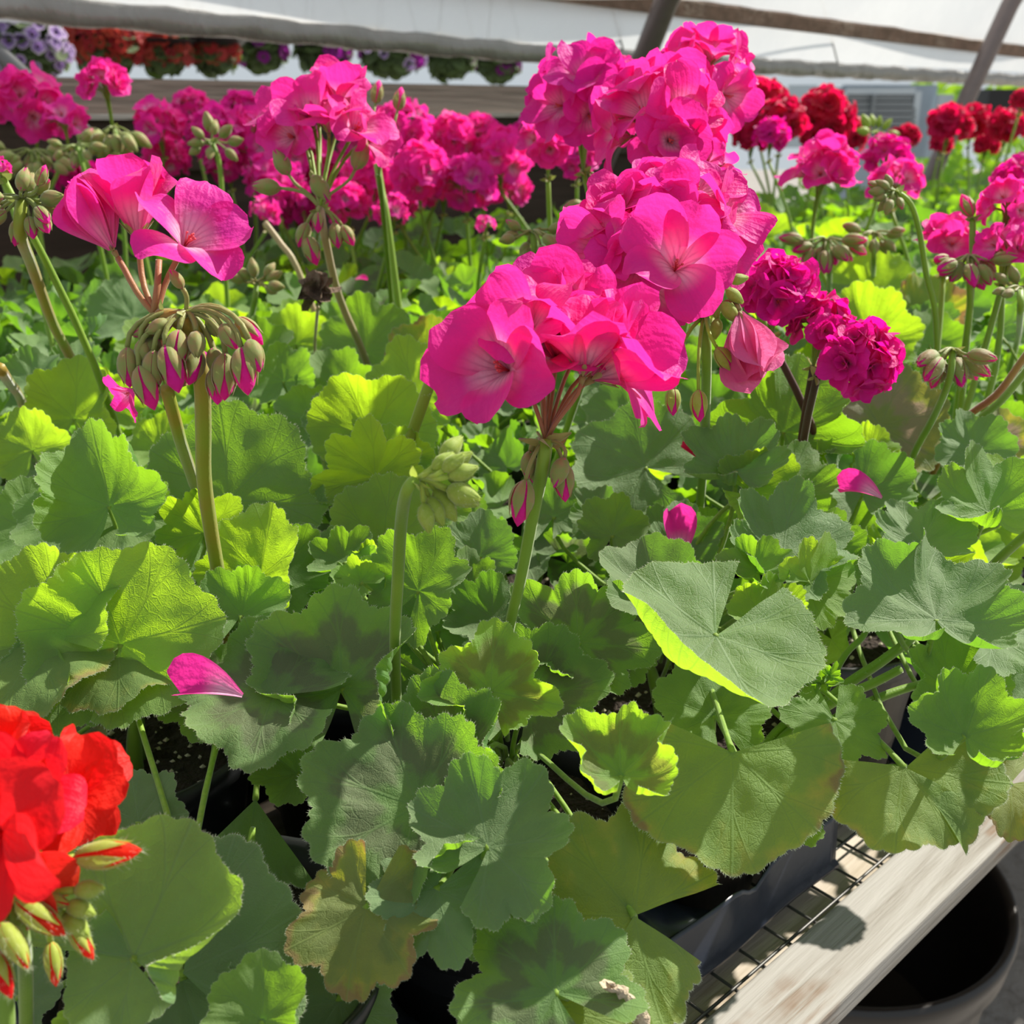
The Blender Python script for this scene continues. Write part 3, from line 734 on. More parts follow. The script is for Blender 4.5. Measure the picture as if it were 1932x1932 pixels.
L(500, 1385, 75, 180, .0, .8, 'd', .0, cup=.2, wave=.3, plant=NP[(0, 1)])
L(120, 1330, 130, 60, .0, .5, 'p', -.05, cup=.1, wave=.2, plant=NP[(0, 1)])
L(40, 1440, 100, 80, .0, .4, 'g', -.05, cup=.1, wave=.2, plant=NP[(0, 1)])
L(482, 1508, 215, 266, -.02, .20, 'g', -.02, cup=.05, wave=.15, lobe=.14, plant=NP[(0, 1)], span=42)
# scarlet plant, front
L(252, 1808, 262, 68, .0, .40, 's', .034, cup=.30, wave=.10, kw=2, lobe=.07, cren=.045, curls=[(88, 30, 2.2), (70, 20, .5)], plant=Cc, span=104)  # paler style on this blade and the next stands in for soft light
L(250, 1812, 135, 218, -.1, .45, 's', .034, cup=.15, wave=.12, lobe=.06, cren=.04, curls=[(95, 35, .8)], plant=Cc, span=100)
L(345, 1836, 262, 20, .0, .60, 'd', .004, cup=.15, wave=.2, kw=2, lobe=.08, cren=.04, plant=Cc, span=62)
L(345, 1850, 140, 300, .0, .5, 'd', .0, cup=.0, wave=.2, fold=.4, plant=Cc, span=80)
L(495, 1925, 135, 92, .0, .35, 'g', .016, cup=.45, wave=.2, kw=3, lobe=.12, cren=.06, curls=[(95, 30, 1.0), (-100, 30, .9)], plant=Cc)
L(180, 1945, 100, 60, .0, .3, 'y', .01, cup=.4, wave=.3, plant=Cc)
L(262, 1550, 105, 55, .0, .45, 'd', .0, cup=.1, wave=.2, lobe=.14, plant=Cc)
L(30, 1880, 110, 100, .0, .5, 'd', .0, cup=.2, wave=.2, plant=Cc)
L(110, 1640, 80, 60, .0, .4, 'g', .015, cup=.3, wave=.2, plant=Cc)
L(640, 1890, 120, 290, .0, .5, 'd', -.02, cup=.1, wave=.3, plant=A_)
# young rosette between the stems
L(1545, 1290, 45, 90, .0, .5, 'g', .0, cup=1.2, wave=.6, kw=4, lobe=.3, plant=D_)
L(1565, 1275, 32, 60, .1, .4, 'g', .004, cup=1.2, wave=.6, kw=4, lobe=.3, plant=D_)
L(1527, 1278, 32, 130, -.1, .4, 'g', .004, cup=1.2, wave=.6, kw=4, lobe=.3, plant=D_)

# ------------------------------------------------------------------ flower heads
def stalk_obj(pl, pts, rads, mat, name='flower_head', bracts=()):
    mb = MB(); k = len(pts)
    # smooth the polyline (Catmull-Rom)
    P_ = [Vector(p) - pl.base for p in pts]; out = []
    for i in range(k - 1):
        p0, p1, p2, p3 = P_[max(i - 1, 0)], P_[i], P_[i + 1], P_[min(i + 2, k - 1)]
        for s in range(4):
            t = s / 4
            out.append(0.5 * ((2 * p1) + (p2 - p0) * t + (2 * p0 - 5 * p1 + 4 * p2 - p3) * t * t + (3 * p1 - p0 - 3 * p2 + p3) * t ** 3))
    out.append(P_[-1])
    rr = [np.interp(i / (len(out) - 1), np.linspace(0, 1, len(rads)), rads) for i in range(len(out))]
    mb.tube(out, rr, 9, 0)
    return mb
def rundown(a, b):
    """carry a stalk on, the way it leans, down into the foliage"""
    d = (b - a).normalized(); d = (d + Vector((0, .15, -.8))).normalized()
    if b.z < .17 or d.z > -.05: return []
    t = min((b.z - .15) / -d.z, .16)
    return [b + d * t * .5, b + d * t]
def head(pl, hub, path, florets, buds=(), mat='stalk', pmat='stalk_p', rads=(.0026, .0028), bsep='sepal', bcol='pink', hairy=False, ped_r=.0010, bracts=5, bl=.008, name='flower_head', upv=None, lod=0, label=None, run=True):
    """hub: where the flower stalks meet; path: the main stalk downwards; florets: (pos, normal, up, size, kind, seed, mat); buds: (pos of bud base, direction, length, pink, seed)"""
    mb = stalk_obj(pl, [hub] + list(path) + (rundown(path[-2] if len(path) > 1 else hub, path[-1]) if run else []), list(rads) + [rads[-1]], mat)
    h = hub - pl.base; up = upv or ((hub - path[0]).normalized())
    seg = 6 if lod == 0 else 4
    for f in florets:
        p = f[0] - pl.base; nrm = f[1]
        q = p - nrm * f[3] * 0.12
        mb.tube(bez(h, h + (q - h) * 0.35 + up * (q - h).length * 0.15, q - nrm * (q - h).length * 0.3, q, 5 if lod == 0 else 3), ped_r, seg, 1)
    for b in buds:
        p = b[0] - pl.base; d = b[1]; Lh = (p - h).length
        mb.tube(bez(h, h + up * Lh * 0.25 + (p - h) * 0.3, p - d * Lh * 0.45, p, 6 if lod == 0 else 3), ped_r * 0.9, seg, 2)
    for k in range(bracts):
        a = 2 * PI * k / max(1, bracts); x = up.orthogonal().normalized(); y = up.cross(x)
        bract(mb, h - up * .001, (x * math.cos(a) + y * math.sin(a)) + up * 0.25, bl, bl * .35, 2)
    me = mb.build(name, [M[mat], M[pmat], M[bsep]])
    o = obj(name, me, pl.o)
    if label: o['label'] = label
    for f in florets:
        p, nrm, upd, size, kind, seed, m = f[:7]
        M4 = frame(p - pl.base, upd, nrm) @ Matrix.Scale(size, 4)
        c = obj('floret', floret_mesh(kind, seed, m, lod), o, M4)
    for b in buds:
        p, d, Lb, pk, seed = b[:5]
        wd = .74 if (bcol == 'scar' and pk > .15) else 1.0
        M4 = frame(p - pl.base, d.orthogonal(), d) @ Matrix.Scale(Lb, 4) @ Matrix.Diagonal((wd, wd, 1, 1))
        obj('bud', bud_mesh(seed, b[5] if len(b) > 5 else bcol, bsep, pk, hairy, lod), o, M4)
    return o
def dome(centre, R, n, kinds, mat, seed, up=Vector((0, -.15, 1)), size=.55, amax=1.75):
    rg = random.Random(seed); up = up.normalized(); x = up.orthogonal().normalized(); y = up.cross(x); out = []
    for k in range(n):
        c = 1 - (k + 0.5) / n * (1 - math.cos(amax)); a = k * 2.39996 + seed
        s = math.sqrt(max(0, 1 - c * c))
        d = (up * c + (x * math.cos(a) + y * math.sin(a)) * s + Vector((rg.uniform(-.18, .18), rg.uniform(-.18, .18), rg.uniform(-.18, .18)))).normalized()
        out.append((centre + d * R * rg.uniform(.38, .56), d, Vector((rg.random() - .5, rg.random() - .5, 1)), R * size * rg.uniform(.95, 1.2), rg.choice(kinds), rg.randrange(6), mat))
    return out
def ppath(pts, d0, d1=None):
    out = []; k = len(pts); d1 = d1 or d0
    xl, yl = pts[-1]; dc = proj(at_z(xl, yl, zdef(yl)))[2] + .01
    if d1 < dc < d1 * 1.35: d1 = dc
    for i, (x, y) in enumerate(pts): out.append(at_d(x, y, d0 + (d1 - d0) * i / max(1, k - 1)))
    return out
def fl(x, y, d, s, nx, ny, rot, kind, seed, m='pink', nz=None):
    nz = nz if nz is not None else math.sqrt(max(0.0, 1 - nx * nx - ny * ny))
    nrm = cdir(nx, ny, nz); r = math.radians(rot)
    return (at_d(x, y, d), nrm, cdir(math.cos(r), math.sin(r), 0.01), s * d / F, kind, seed, m)
def bd(x, y, d, L_, ang, pk=.6, seed=0, fz=0.0, *m):
    a = math.radians(ang)
    return (at_d(x, y, d), cdir(math.cos(a), math.sin(a), fz), L_ * d / F, pk, seed) + tuple(m)
# central head
d = .455
head(Bq, at_d(1030, 832, d), ppath([(1024, 880), (1008, 960), (985, 1080), (962, 1180), (950, 1260)], d, .475),
     [fl(962, 700, .448, 165, -.50, .10, 200, 'single', 0), fl(1000, 640, .455, 140, -.35, .45, 120, 'single', 1), fl(1035, 600, .475, 125, -.1, .55, 100, 'semi', 2),
      fl(1065, 625, .472, 145, .30, .50, 60, 'single', 3), fl(1100, 705, .442, 150, .12, .88, 90, 'funnel', 4), fl(1122, 712, .452, 180, .72, .42, 0, 'funnel', 5),
      fl(1135, 700, .462, 165, .85, .10, 20, 'single', 1), fl(1050, 680, .462, 135, .05, .6, 100, 'semi', 0), fl(985, 670, .47, 140, -.6, .5, 100, 'funnel', 2), fl(1100, 650, .478, 140, .45, .7, 100, 'semi', 5)],
     [bd(992, 905, .45, 90, -100, .7, 1), bd(1066, 862, .45, 62, -110, .2, 2), bd(1060, 870, .46, 78, -85, .5, 3), bd(1000, 850, .46, 55, -95, .2, 4), bd(1005, 862, .463, 60, -80, .4, 5)],
     rads=(.0032, .0029, .0026), bl=.012, label='largest hot-pink flower head on an upright green stalk')
# head behind it
d = .54
head(E_, at_d(1330, 600, d + .01), ppath([(1333, 680), (1330, 800), (1325, 900)], d + .01, .58),
     [fl(1272, 512, .515, 142, .02, .10, 65, 'single', 3), fl(1150, 470, .545, 110, -.55, .1, 150, 'single', 1), fl(1165, 415, .55, 100, -.35, .5, 100, 'double', 2), fl(1230, 390, .56, 105, -.1, .6, 90, 'semi', 4),
      fl(1300, 385, .565, 110, .2, .6, 70, 'single', 5), fl(1350, 420, .56, 110, .6, .4, 20, 'single', 0), fl(1340, 480, .555, 100, .7, .1, 0, 'single', 2), fl(1200, 500, .54, 110, -.3, .0, 240, 'semi', 0),
      fl(1265, 430, .55, 120, .0, .5, 90, 'semi', 1), fl(1140, 510, .56, 90, -.7, -.1, 200, 'single', 4), fl(1395, 590, .53, 150, .18, -.92, 0, 'closed', 1, 'pale'), fl(1230, 545, .55, 90, -.2, -.5, 240, 'single', 5)],
     [bd(1352, 655, .53, 62, -55, .5, 1), bd(1318, 735, .53, 62, -88, .6, 2), bd(1270, 730, .54, 55, -90, .5, 3), bd(1370, 545, .53, 42, -40, .1, 4), bd(1362, 570, .53, 50, -50, .1, 5), bd(1345, 555, .54, 48, -80, .1, 1), bd(1385, 580, .54, 44, -65, .2, 2), bd(1355, 600, .54, 42, -100, .1, 3), bd(1375, 530, .54, 38, 10, .1, 6)],
     rads=(.0026, .003), bsep='sepal_y', ped_r=.0011, label='tall pink flower head with one open white-eyed floret facing forward')
def auto_head(x, y, d, Rpx, mat, seed, n=11, kinds=('single', 'semi', 'single'), lod=0, up=Vector((0, -.15, 1)), stalk='stalk', hubdrop=1.0, size=.55, buds=0, pl=None, label=None, bcol=None, stop=None, amax=1.75):
    c = at_d(x, y, d); R = Rpx * .86 * d / F; pl = pl or nearest(c)
    hub = c - up.normalized() * R * hubdrop
    fs = dome(c, R, n, kinds, mat, seed, up, size, amax)
    rg = random.Random(seed + 7); bs = []
    for k in range(buds):
        a = rg.random() * 6.28; dd = Vector((math.cos(a) * .45, math.sin(a) * .45, -1)).normalized()
        bs.append((hub + Vector((math.cos(a), math.sin(a), 0)) * .010 + Vector((0, 0, -.004 - .012 * rg.random())), dd, .017 * rg.uniform(.8, 1.2), rg.choice([.1, .5, .7]), rg.randrange(5)))
    crown = pl.crown + Vector((rg.uniform(-.03, .03), rg.uniform(-.03, .03), 0))
    mid_ = (hub + crown) / 2 + Vector((rg.uniform(-.012, .012), rg.uniform(-.012, .012), .02))
    return head(pl, hub, [mid_, crown], fs, bs, stalk, 'stalk', (.0022, .0026), bcol=bcol or mat, lod=lod, ped_r=.0009, label=label)
auto_head(1245, 262, .67, 160, 'pink', 21, 10, ('single', 'semi', 'single'), size=.62, buds=5, label='hot-pink flower head, the middle one of the tall stack of three')
auto_head(1335, 330, .66, 60, 'pink', 22, 4, ('single',), size=.85)
auto_head(1325, 165, .76, 125, 'pink', 23, 9, ('single',), size=.68, buds=2, label='topmost pink flower head against the white film')
auto_head(1105, 200, .80, 140, 'pink_shade', 24, 12, ('single',), size=.60, buds=3, label='broad flower head, its pink shaded purplish, beside the topmost one')
auto_head(1035, 270, .95, 75, 'pink', 25, 9, size=.6)
# dark magenta doubles
auto_head(1465, 560, .63, 100, 'mag', 31, 9, ('double', 'semi'), size=.62, stalk='stalk_k', label='deep magenta double flower cluster, upper part')
auto_head(1545, 622, .62, 85, 'mag', 32, 8, ('double', 'semi'), size=.60, stalk='stalk_k')
auto_head(1620, 680, .60, 92, 'mag', 33, 9, ('double', 'semi'), size=.62, stalk='stalk_k', up=Vector((.8, -.3, .4)), label='drooping deep magenta double flower cluster on dark stalks')
# left head: three florets and hanging buds
LB = NP[(0, 1)]; d = .45
head(LB, at_d(300, 600, d), ppath([(345, 610), (378, 700), (384, 800), (385, 900), (398, 1000), (412, 1085), (416, 1150)], d, .47),
     [fl(212, 470, d, 140, -.42, .80, 120, 'closed', 2), fl(260, 448, d + .004, 142, .02, .93, 90, 'cup', 3), fl(345, 470, d - .003, 140, .55, .42, 75, 'single', 4), fl(255, 735, .47, 60, -.6, -.6, 200, 'single', 5), fl(350, 715, .475, 75, .2, .7, 90, 'funnel', 1)],
     [], 'stalk_r', 'stalk_p', (.0040, .0038, .0036), ped_r=.0014, bracts=3, label='thick reddish stalk with three open pink florets')
hb = at_d(352, 590, d)
bb = [(240, 655, 78, -85, .4), (262, 690, 90, -70, .7), (312, 650, 95, -75, .9), (300, 640, 70, -120, .3), (338, 622, 85, -95, .7), (370, 625, 60, -80, .1), (372, 660, 78, -95, .5), (392, 600, 46, -60, .1),
      (400, 655, 62, -75, .2), (418, 612, 62, -55, .3), (425, 665, 92, -90, .5), (455, 655, 95, -80, .8), (445, 600, 70, -45, .8), (470, 640, 70, -70, .3), (320, 605, 50, -150, .1), (300, 620, 52, -165, .2), (265, 640, 60, -80, .1), (345, 545, 42, 120, .2), (290, 660, 80, -95, .4), (410, 690, 80, -85, .6)]
head(LB, hb, [at_d(360, 600, d + .002), at_d(372, 640, d + .004)], [], [bd(x, y, d - .012 + .02 * random.random(), Lb, a, pk, i % 6, random.uniform(-.2, .5)) for i, (x, y, Lb, a, pk) in enumerate(bb)],
     'stalk_r', 'stalk', (.0034, .0036), ped_r=.0013, bl=.007, name='bud_cluster', run=False, upv=cdir(.1, 1, .1), label='hanging cluster of green buds splitting pink')
mbx = MB(); mbx.tube([at_d(290, 598, d) - LB.base, at_d(297, 540, d) - LB.base, at_d(300, 490, d) - LB.base], [.0016, .0015, .0014], 8)
obj('cut_flower_stalk', mbx.build('cut_flower_stalk', [M['stalk_p']]), LB.o)
mbx = MB(); mbx.tube([p - LB.base for p in ppath([(315, 735), (340, 830), (368, 915), (390, 960)], .47, .50)], [.0030, .0032, .0034, .0034], 8)
obj('flower_stalk', mbx.build('flower_stalk', [M['stalk_r']]), LB.o)
# mid-left head with long pedicels
d = .78
hub7 = at_d(605, 395, d)
head(nearest(hub7), hub7, ppath([(612, 440), (640, 560), (690, 680)], d, .80),
     [fl(590, 235, d, 95, -.1, .5, 80, 'single', 1), fl(545, 230, d + .02, 80, -.5, .4, 120, 'single', 2), fl(640, 210, d + .02, 90, .2, .8, 90, 'funnel', 3), fl(665, 255, d, 90, .5, .4, 10, 'single', 4), fl(620, 250, d - .01, 80, 0, .9, 90, 'single', 5),
      fl(560, 260, d + .01, 75, -.5, -.1, 200, 'single', 0), fl(690, 270, d + .01, 70, .8, .1, 0, 'single', 2), fl(600, 215, d + .03, 80, 0, .8, 90, 'semi', 1)],
     [bd(600, 400, d - .01, 40, -90, .9, 1), bd(580, 420, d, 50, -110, .4, 2), bd(578, 445, d, 60, -70, .6, 3), bd(630, 420, d, 50, -80, .5, 4), bd(645, 425, d, 45, -60, .5, 5), bd(590, 330, d, 60, -60, .2, 1), bd(530, 355, d, 55, 175, .2, 2), bd(670, 320, d, 60, 70, .3, 3), bd(545, 330, d, 55, 120, .2, 4)],
     'stalk_t', 'stalk', (.0030, .0032), ped_r=.0014, label='pink flower head held above long fanned stalklets')
# two single buds standing up
for x, y in ((708, 195), (750, 208)):
    p = at_d(x, y, .9); pl = nearest(p)
    head(pl, at_d(715, 330, .92), [at_d(725, 420, .95)], [], [bd(x, y, .9, 45, 80, .8, 3)], 'stalk', 'stalk', (.0022, .0024), ped_r=.0012, bracts=0, name='bud_cluster')
# upper left
auto_head(55, 205, 1.32, 88, 'pink', 41, 12, lod=0, buds=6, label='pink flower head at the near end of the back row')
auto_head(120, 235, 1.30, 50, 'pink', 42, 5, lod=0, size=.8)
auto_head(200, 170, 1.22, 66, 'pink', 43, 8, lod=0, buds=9, hubdrop=1.5, amax=1.3, label='small pink flower head raised above its own green bud cluster')
far = [(300, 240, 1.40, 68), (405, 258, 1.40, 76), (315, 300, 1.45, 60), (480, 270, 1.45, 70), (520, 350, 1.4, 66), (560, 300, 1.45, 70), (655, 385, 1.35, 50), (760, 245, 1.45, 62), (790, 330, 1.35, 66), (850, 265, 1.5, 55),
       (880, 350, 1.35, 66), (945, 300, 1.5, 62), (960, 355, 1.6, 48), (1000, 255, 1.6, 42), (700, 330, 1.4, 62), (740, 400, 1.3, 40), (1090, 300, 1.2, 46), (500, 400, 1.3, 34), (915, 425, 1.15, 22), (430, 310, 1.5, 60), (360, 210, 1.55, 50), (820, 300, 1.6, 60), (560, 400, 1.5, 50), (0, 320, .9, 20), (600, 330, 1.5, 60), (690, 270, 1.5, 60), (835, 350, 1.5, 56), (905, 260, 1.55, 50), (460, 225, 1.5, 56), (750, 370, 1.45, 55)]
for k, (x, y, dd, r) in enumerate(far):
    auto_head(x, y, dd, r * (1.15 if x > 450 else .95), 'pink_shade' if k % 3 == 1 else 'pink', 60 + k, 11 if r > 45 else 6, ('single', 'semi'), lod=1, size=.55, amax=2.0)
auto_head(145, 335, 1.4, 52, 'mag', 51, 9, ('double',), lod=1)
auto_head(0, 318, .62, 18, 'pink', 52, 3, ('single',), size=1.0)
reds = [(1435, 195, 1.9, 60), (1475, 235, 1.8, 60), (1555, 225, 1.9, 70), (1600, 255, 2.0, 46), (1545, 262, 1.95, 48), (1712, 258, 2.3, 30), (1790, 238, 2.1, 52), (1835, 235, 2.3, 44), (1900, 240, 2.2, 46), (1928, 190, 1.9, 26), (1420, 260, 1.9, 46), (1775, 270, 2.5, 30), (1860, 275, 2.4, 30), (1690, 262, 2.6, 24)]
for k, (x, y, dd, r) in enumerate(reds):
    auto_head(x, y, dd, r * 1.1, 'crim', 120 + k, 12, ('double',), lod=1, size=.5, amax=1.9)
auto_head(1455, 262, 1.6, 48, 'mag', 151, 9, ('semi',), lod=1)
# right middle pinks
auto_head(1550, 350, 1.02, 92, 'pink', 161, 9, ('single', 'funnel'), size=.62, buds=0, hubdrop=1.6, amax=1.2, label='flat-topped pink flower head above red-tipped hanging buds')
auto_head(1672, 300, 1.25, 58, 'mag', 162, 9, lod=0)
auto_head(1690, 350, 1.15, 56, 'pink', 163, 7, lod=0, size=.7)
auto_head(1905, 395, .80, 70, 'pink', 164, 8, size=.7, label='pink flower head at the bench end by the tall bent stalk')
auto_head(1905, 480, .78, 66, 'pink', 165, 6, size=.8)
auto_head(1790, 470, .85, 60, 'pink', 166, 4, size=.9, amax=1.2)
auto_head(1920, 340, 1.1, 60, 'mag', 167, 8)
# bud clusters: (hub x, y, depth, buds, length px, spread px, style, stalk path)
def cluster(x, y, d, n, Lb, spread, seed, path, d1=None, sep='sepal', bcol='pink', mat='stalk', hairy=False, aim=-90, fan=70, pk=(.1, .4), rads=(.0024, .0026), ped=.0011, label=None, pl=None, upv=None):
    rg = random.Random(seed); hub = at_d(x, y, d); bs = []
    for k in range(n):
        a = aim + (k / max(1, n - 1) * 2 - 1) * fan + rg.uniform(-12, 12); rr = spread * rg.uniform(.45, 1.0); ar = math.radians(a)
        # hanging buds arc out sideways and droop
        bx = x + math.cos(ar) * rr; by = y - math.sin(ar) * rr * .6
        bs.append(bd(bx, by, d + rg.uniform(-.014, .010), Lb * rg.uniform(.8, 1.15), a + rg.uniform(-15, 15), rg.uniform(*pk), rg.randrange(6), rg.uniform(-.3, .6)))
    pl = pl or nearest(hub)
    return head(pl, hub, ppath(path, d, d1 or d), [], bs, mat, 'stalk', rads, bsep=sep, bcol=bcol, hairy=hairy, ped_r=ped, bl=.007, name='bud_cluster', label=label, upv=upv)
cluster(785, 905, .400, 12, 66, 80, 1, [(768, 925), (757, 985), (750, 1100), (745, 1210), (748, 1320)], .47, sep='sepal_y', hairy=True, aim=-8, fan=62, pk=(0, .12), rads=(.0022, .0026, .0027, .0026), label='fuzzy lime bud cluster on a hooked stalk', pl=Bq, upv=cdir(.8, .6, 0))
cluster(42, 378, .58, 15, 48, 62, 2, [(38, 440), (60, 500), (100, 610), (140, 690), (150, 740)], .62, aim=-60, fan=150, pk=(.1, .5), rads=(.0036, .0035, .0034), mat='stalk_r', label='green bud cluster with pink tips on a thick slanting stalk')
cluster(1798, 660, .62, 7, 60, 44, 3, [(1790, 720), (1760, 790), (1722, 862)], .63, aim=-90, fan=60, pk=(.2, .5), rads=(.0020, .0023), hairy=True, label='nodding hairy bud cluster above the purple-tinged leaf')
cluster(1005, 438, .75, 9, 40, 48, 4, [(1010, 480), (1015, 520)], .78, aim=-90, fan=100, pk=(.0, .4))
cluster(400, 268, 1.1, 9, 34, 34, 5, [(412, 300), (418, 350), (418, 400)], 1.12, aim=-90, fan=180, pk=(0, .1), sep='sepal', hairy=False)
cluster(1830, 485, .78, 11, 48, 46, 6, [(1830, 540), (1828, 600)], .80, aim=-90, fan=80, pk=(.2, .6))
cluster(1692, 362, .74, 8, 34, 34, 7, [(1718, 385), (1735, 440), (1748, 520), (1766, 605)], .78, aim=200, fan=70, pk=(.0, .2), label='small bud cluster nodding on a tall bent stalk', rads=(.0018, .0022))
cluster(1560, 452, .98, 11, 44, 46, 8, [(1565, 510), (1562, 580)], 1.0, aim=-90, fan=80, pk=(.3, .7))
cluster(1650, 440, 1.05, 8, 34, 40, 9, [(1648, 500), (1645, 540)], 1.05, aim=-90, fan=100, pk=(0, .4))
cluster(485, 535, .9, 7, 34, 30, 10, [(478, 580), (470, 640)], .92, aim=60, fan=100, pk=(0, .1))
cluster(215, 240, 1.2, 10, 46, 36, 11, [(230, 290), (240, 330)], 1.2, aim=-90, fan=60, pk=(0, .1))
cluster(145, 275, 1.15, 8, 32, 34, 12, [(158, 320), (175, 400)], 1.17, aim=-60, fan=120, pk=(0, .3))
cluster(60, 285, 1.25, 12, 40, 60, 13, [(65, 330), (70, 400)], 1.25, aim=-90, fan=90, pk=(0, .2))
cluster(1120, 378, .78, 5, 36, 26, 14, [(1125, 420), (1130, 470)], .8, aim=-90, fan=60, pk=(.3, .5))
cluster(1835, 412, .80, 1, 58, 10, 15, [(1835, 470), (1836, 500)], .8, aim=88, fan=3, pk=(.8, .9))
cluster(1925, 545, .75, 6, 34, 30, 16, [(1925, 590), (1920, 640)], .77, aim=120, fan=100, pk=(0, .1))
cluster(1655, 250, 1.7, 6, 26, 22, 17, [(1655, 280), (1655, 320)], 1.7, aim=90, fan=100, pk=(0, .1), sep='sepal_y')
# bare thick stalks leaning in
def bare(pts, d0, d1, r, mat, name='flower_stalk', pl=None, label=None):
    P_ = ppath(pts, d0, d1); pl = pl or nearest(P_[-1])
    mb = stalk_obj(pl, P_ + rundown(P_[-2], P_[-1]), list(r) + [r[-1]], mat); rg = np.random.RandomState(int(pts[0][0]))
    for _ in range(140):
        i = rg.randint(0, len(mb.v)); p = Vector(mb.v[i]); dd = Vector(rg.randn(3)).normalized(); t = dd.orthogonal().normalized() * .00006
        mb.add([p - t, p + t, p + dd * .0016], [(0, 1, 2)], 1)
    o = obj(name, mb.build(name, [M[mat], M['fuzz']]), pl.o)
    if label: o['label'] = label
    return o
bare([(1990, 600), (1932, 675), (1880, 745), (1812, 800)], .60, .60, (.0022, .0026), 'stalk_p', label='reddish hairy stalk')
bare([(1995, 625), (1932, 705), (1885, 760), (1825, 815)], .59, .59, (.0022, .0026), 'stalk')
bare([(1990, 960), (1932, 1012), (1880, 1060), (1850, 1100)], .52, .52, (.0024, .0026), 'stalk')
bare([(1720, 1205), (1660, 1250), (1600, 1290), (1545, 1335), (1480, 1370)], .56, .545, (.0026, .003), 'stalk', pl=D_)
bare([(1700, 1262), (1650, 1288), (1600, 1310), (1540, 1345), (1480, 1390)], .545, .54, (.0022, .0026), 'stalk', pl=D_)
bare([(1740, 1290), (1690, 1305), (1640, 1325), (1570, 1360)], .56, .55, (.0022, .0026), 'stalk', pl=D_)
bare([(1640, 1180), (1625, 1205), (1595, 1235), (1560, 1300)], .57, .555, (.0016, .0018), 'stalk', pl=D_)
bare([(500, 420), (530, 460), (560, 505)], 1.0, 1.0, (.003, .003), 'stalk_t')
bare([(712, 310), (720, 360), (730, 412)], 1.0, 1.0, (.0035, .0035), 'stalk')
bare([(150, 255), (160, 300), (175, 345)], 1.25, 1.25, (.0035, .0035), 'stalk')
bare([(0, 695), (20, 725), (40, 755)], .62, .62, (.0036, .0036), 'stalk_r')
bare([(870, 625), (845, 665), (820, 700)], .65, .65, (.0036, .0038), 'stalk_r')
# scarlet head, front corner
d = .335
head(Cc, at_d(-20, 1640, d + .02), [at_d(0, 1760, d + .02), at_d(10, 1900, d + .02), at_d(15, 2000, d + .03)],
     [fl(6, 1568, .316, 205, .06, .10, 48, 'single', 0, 'scar'), fl(50, 1500, .345, 145, .30, .35, 60, 'single', 1, 'scar'), fl(15, 1430, .355, 120, .0, .7, 90, 'funnel', 2, 'scar'), fl(110, 1500, .352, 130, .75, .15, 10, 'single', 3, 'scar'), fl(140, 1470, .365, 105, .6, .5, 30, 'semi', 4, 'scar'), fl(40, 1640, .34, 130, .2, -.2, 300, 'single', 5, 'scar'), fl(30, 1440, .365, 110, .2, .4, 30, 'semi', 5, 'scar')],
     [], 'stalk', 'stalk', (.003, .003), ped_r=.0012, label='scarlet flower head')
head(Cc, at_d(20, 1700, d), ppath([(40, 1760), (48, 1830), (50, 1990)], d, .34), [],
     [bd(140, 1618, d, 135, 8, .7, 1, .1, 'scar'), bd(0, 1665, d, 100, 0, .5, 2, .2, 'scar'), bd(30, 1700, d - .005, 120, -28, .6, 3, .2, 'scar'), bd(130, 1740, d, 85, -50, .6, 4, .2, 'scar'), bd(140, 1680, d, 62, 8, 0, 5, .2, 'scar'), bd(125, 1705, d, 62, -15, 0, 1, .2, 'scar'),
      bd(120, 1725, d, 66, -35, .1, 2, .2, 'scar'), bd(0, 1740, d - .01, 105, -48, .2, 3, .3, 'scar'), bd(-15, 1790, d - .01, 100, -58, .8, 4, .3, 'scar'), bd(95, 1775, d + .01, 85, -80, .6, 5, .1, 'scar'), bd(70, 1690, d, 70, -10, .2, 1, .2, 'scar')],
     'stalk', 'stalk', (.0024, .0026), bsep='sepal_y', bcol='scar', ped_r=.0014, name='bud_cluster', upv=cdir(.7, .5, .2), hairy=True, label='lime buds with scarlet tips')

# ------------------------------------------------------------------ labels of the plants further back
rows = ['first row', 'second row', 'third row', 'fourth row', 'fifth row', 'sixth row', 'seventh row']
ordn = ['first', 'second', 'third', 'fourth', 'fifth', 'sixth', 'seventh', 'eighth', 'ninth', 'tenth', 'eleventh', 'twelfth', 'thirteenth', 'fourteenth', 'fifteenth', 'sixteenth', 'seventeenth', 'eighteenth', 'nineteenth', 'twentieth'] + ['twenty-' + q for q in ('first', 'second', 'third', 'fourth', 'fifth', 'sixth', 'seventh', 'eighth', 'ninth')]
for jr in range(7):
    rw = sorted([a for a in AUTO_PLANTS if a[4] == jr], key=lambda a: a[1])
    for k, (pl, x, y, dep, j, i) in enumerate(rw):
        heads = [c for c in pl.o.children if c.name.startswith('flower_head')]
        mats = [m.name for c in heads for g in c.children for m in g.data.materials if m]
        kind = 'crimson-flowered geranium' if any('crimson' in m for m in mats) else ('deep magenta geranium' if any('petal_magenta' in m for m in mats) else ('pink-flowered geranium' if heads else 'leafy green geranium without open flowers'))
        pl.o['label'] = f'{kind}, {rows[jr]} from the rail, {ordn[k]} plant from the left'
        pl.o['group'] = 'geraniums set out along the mesh bench'
for q in NP.values(): q.o['group'] = 'geraniums set out along the mesh bench'

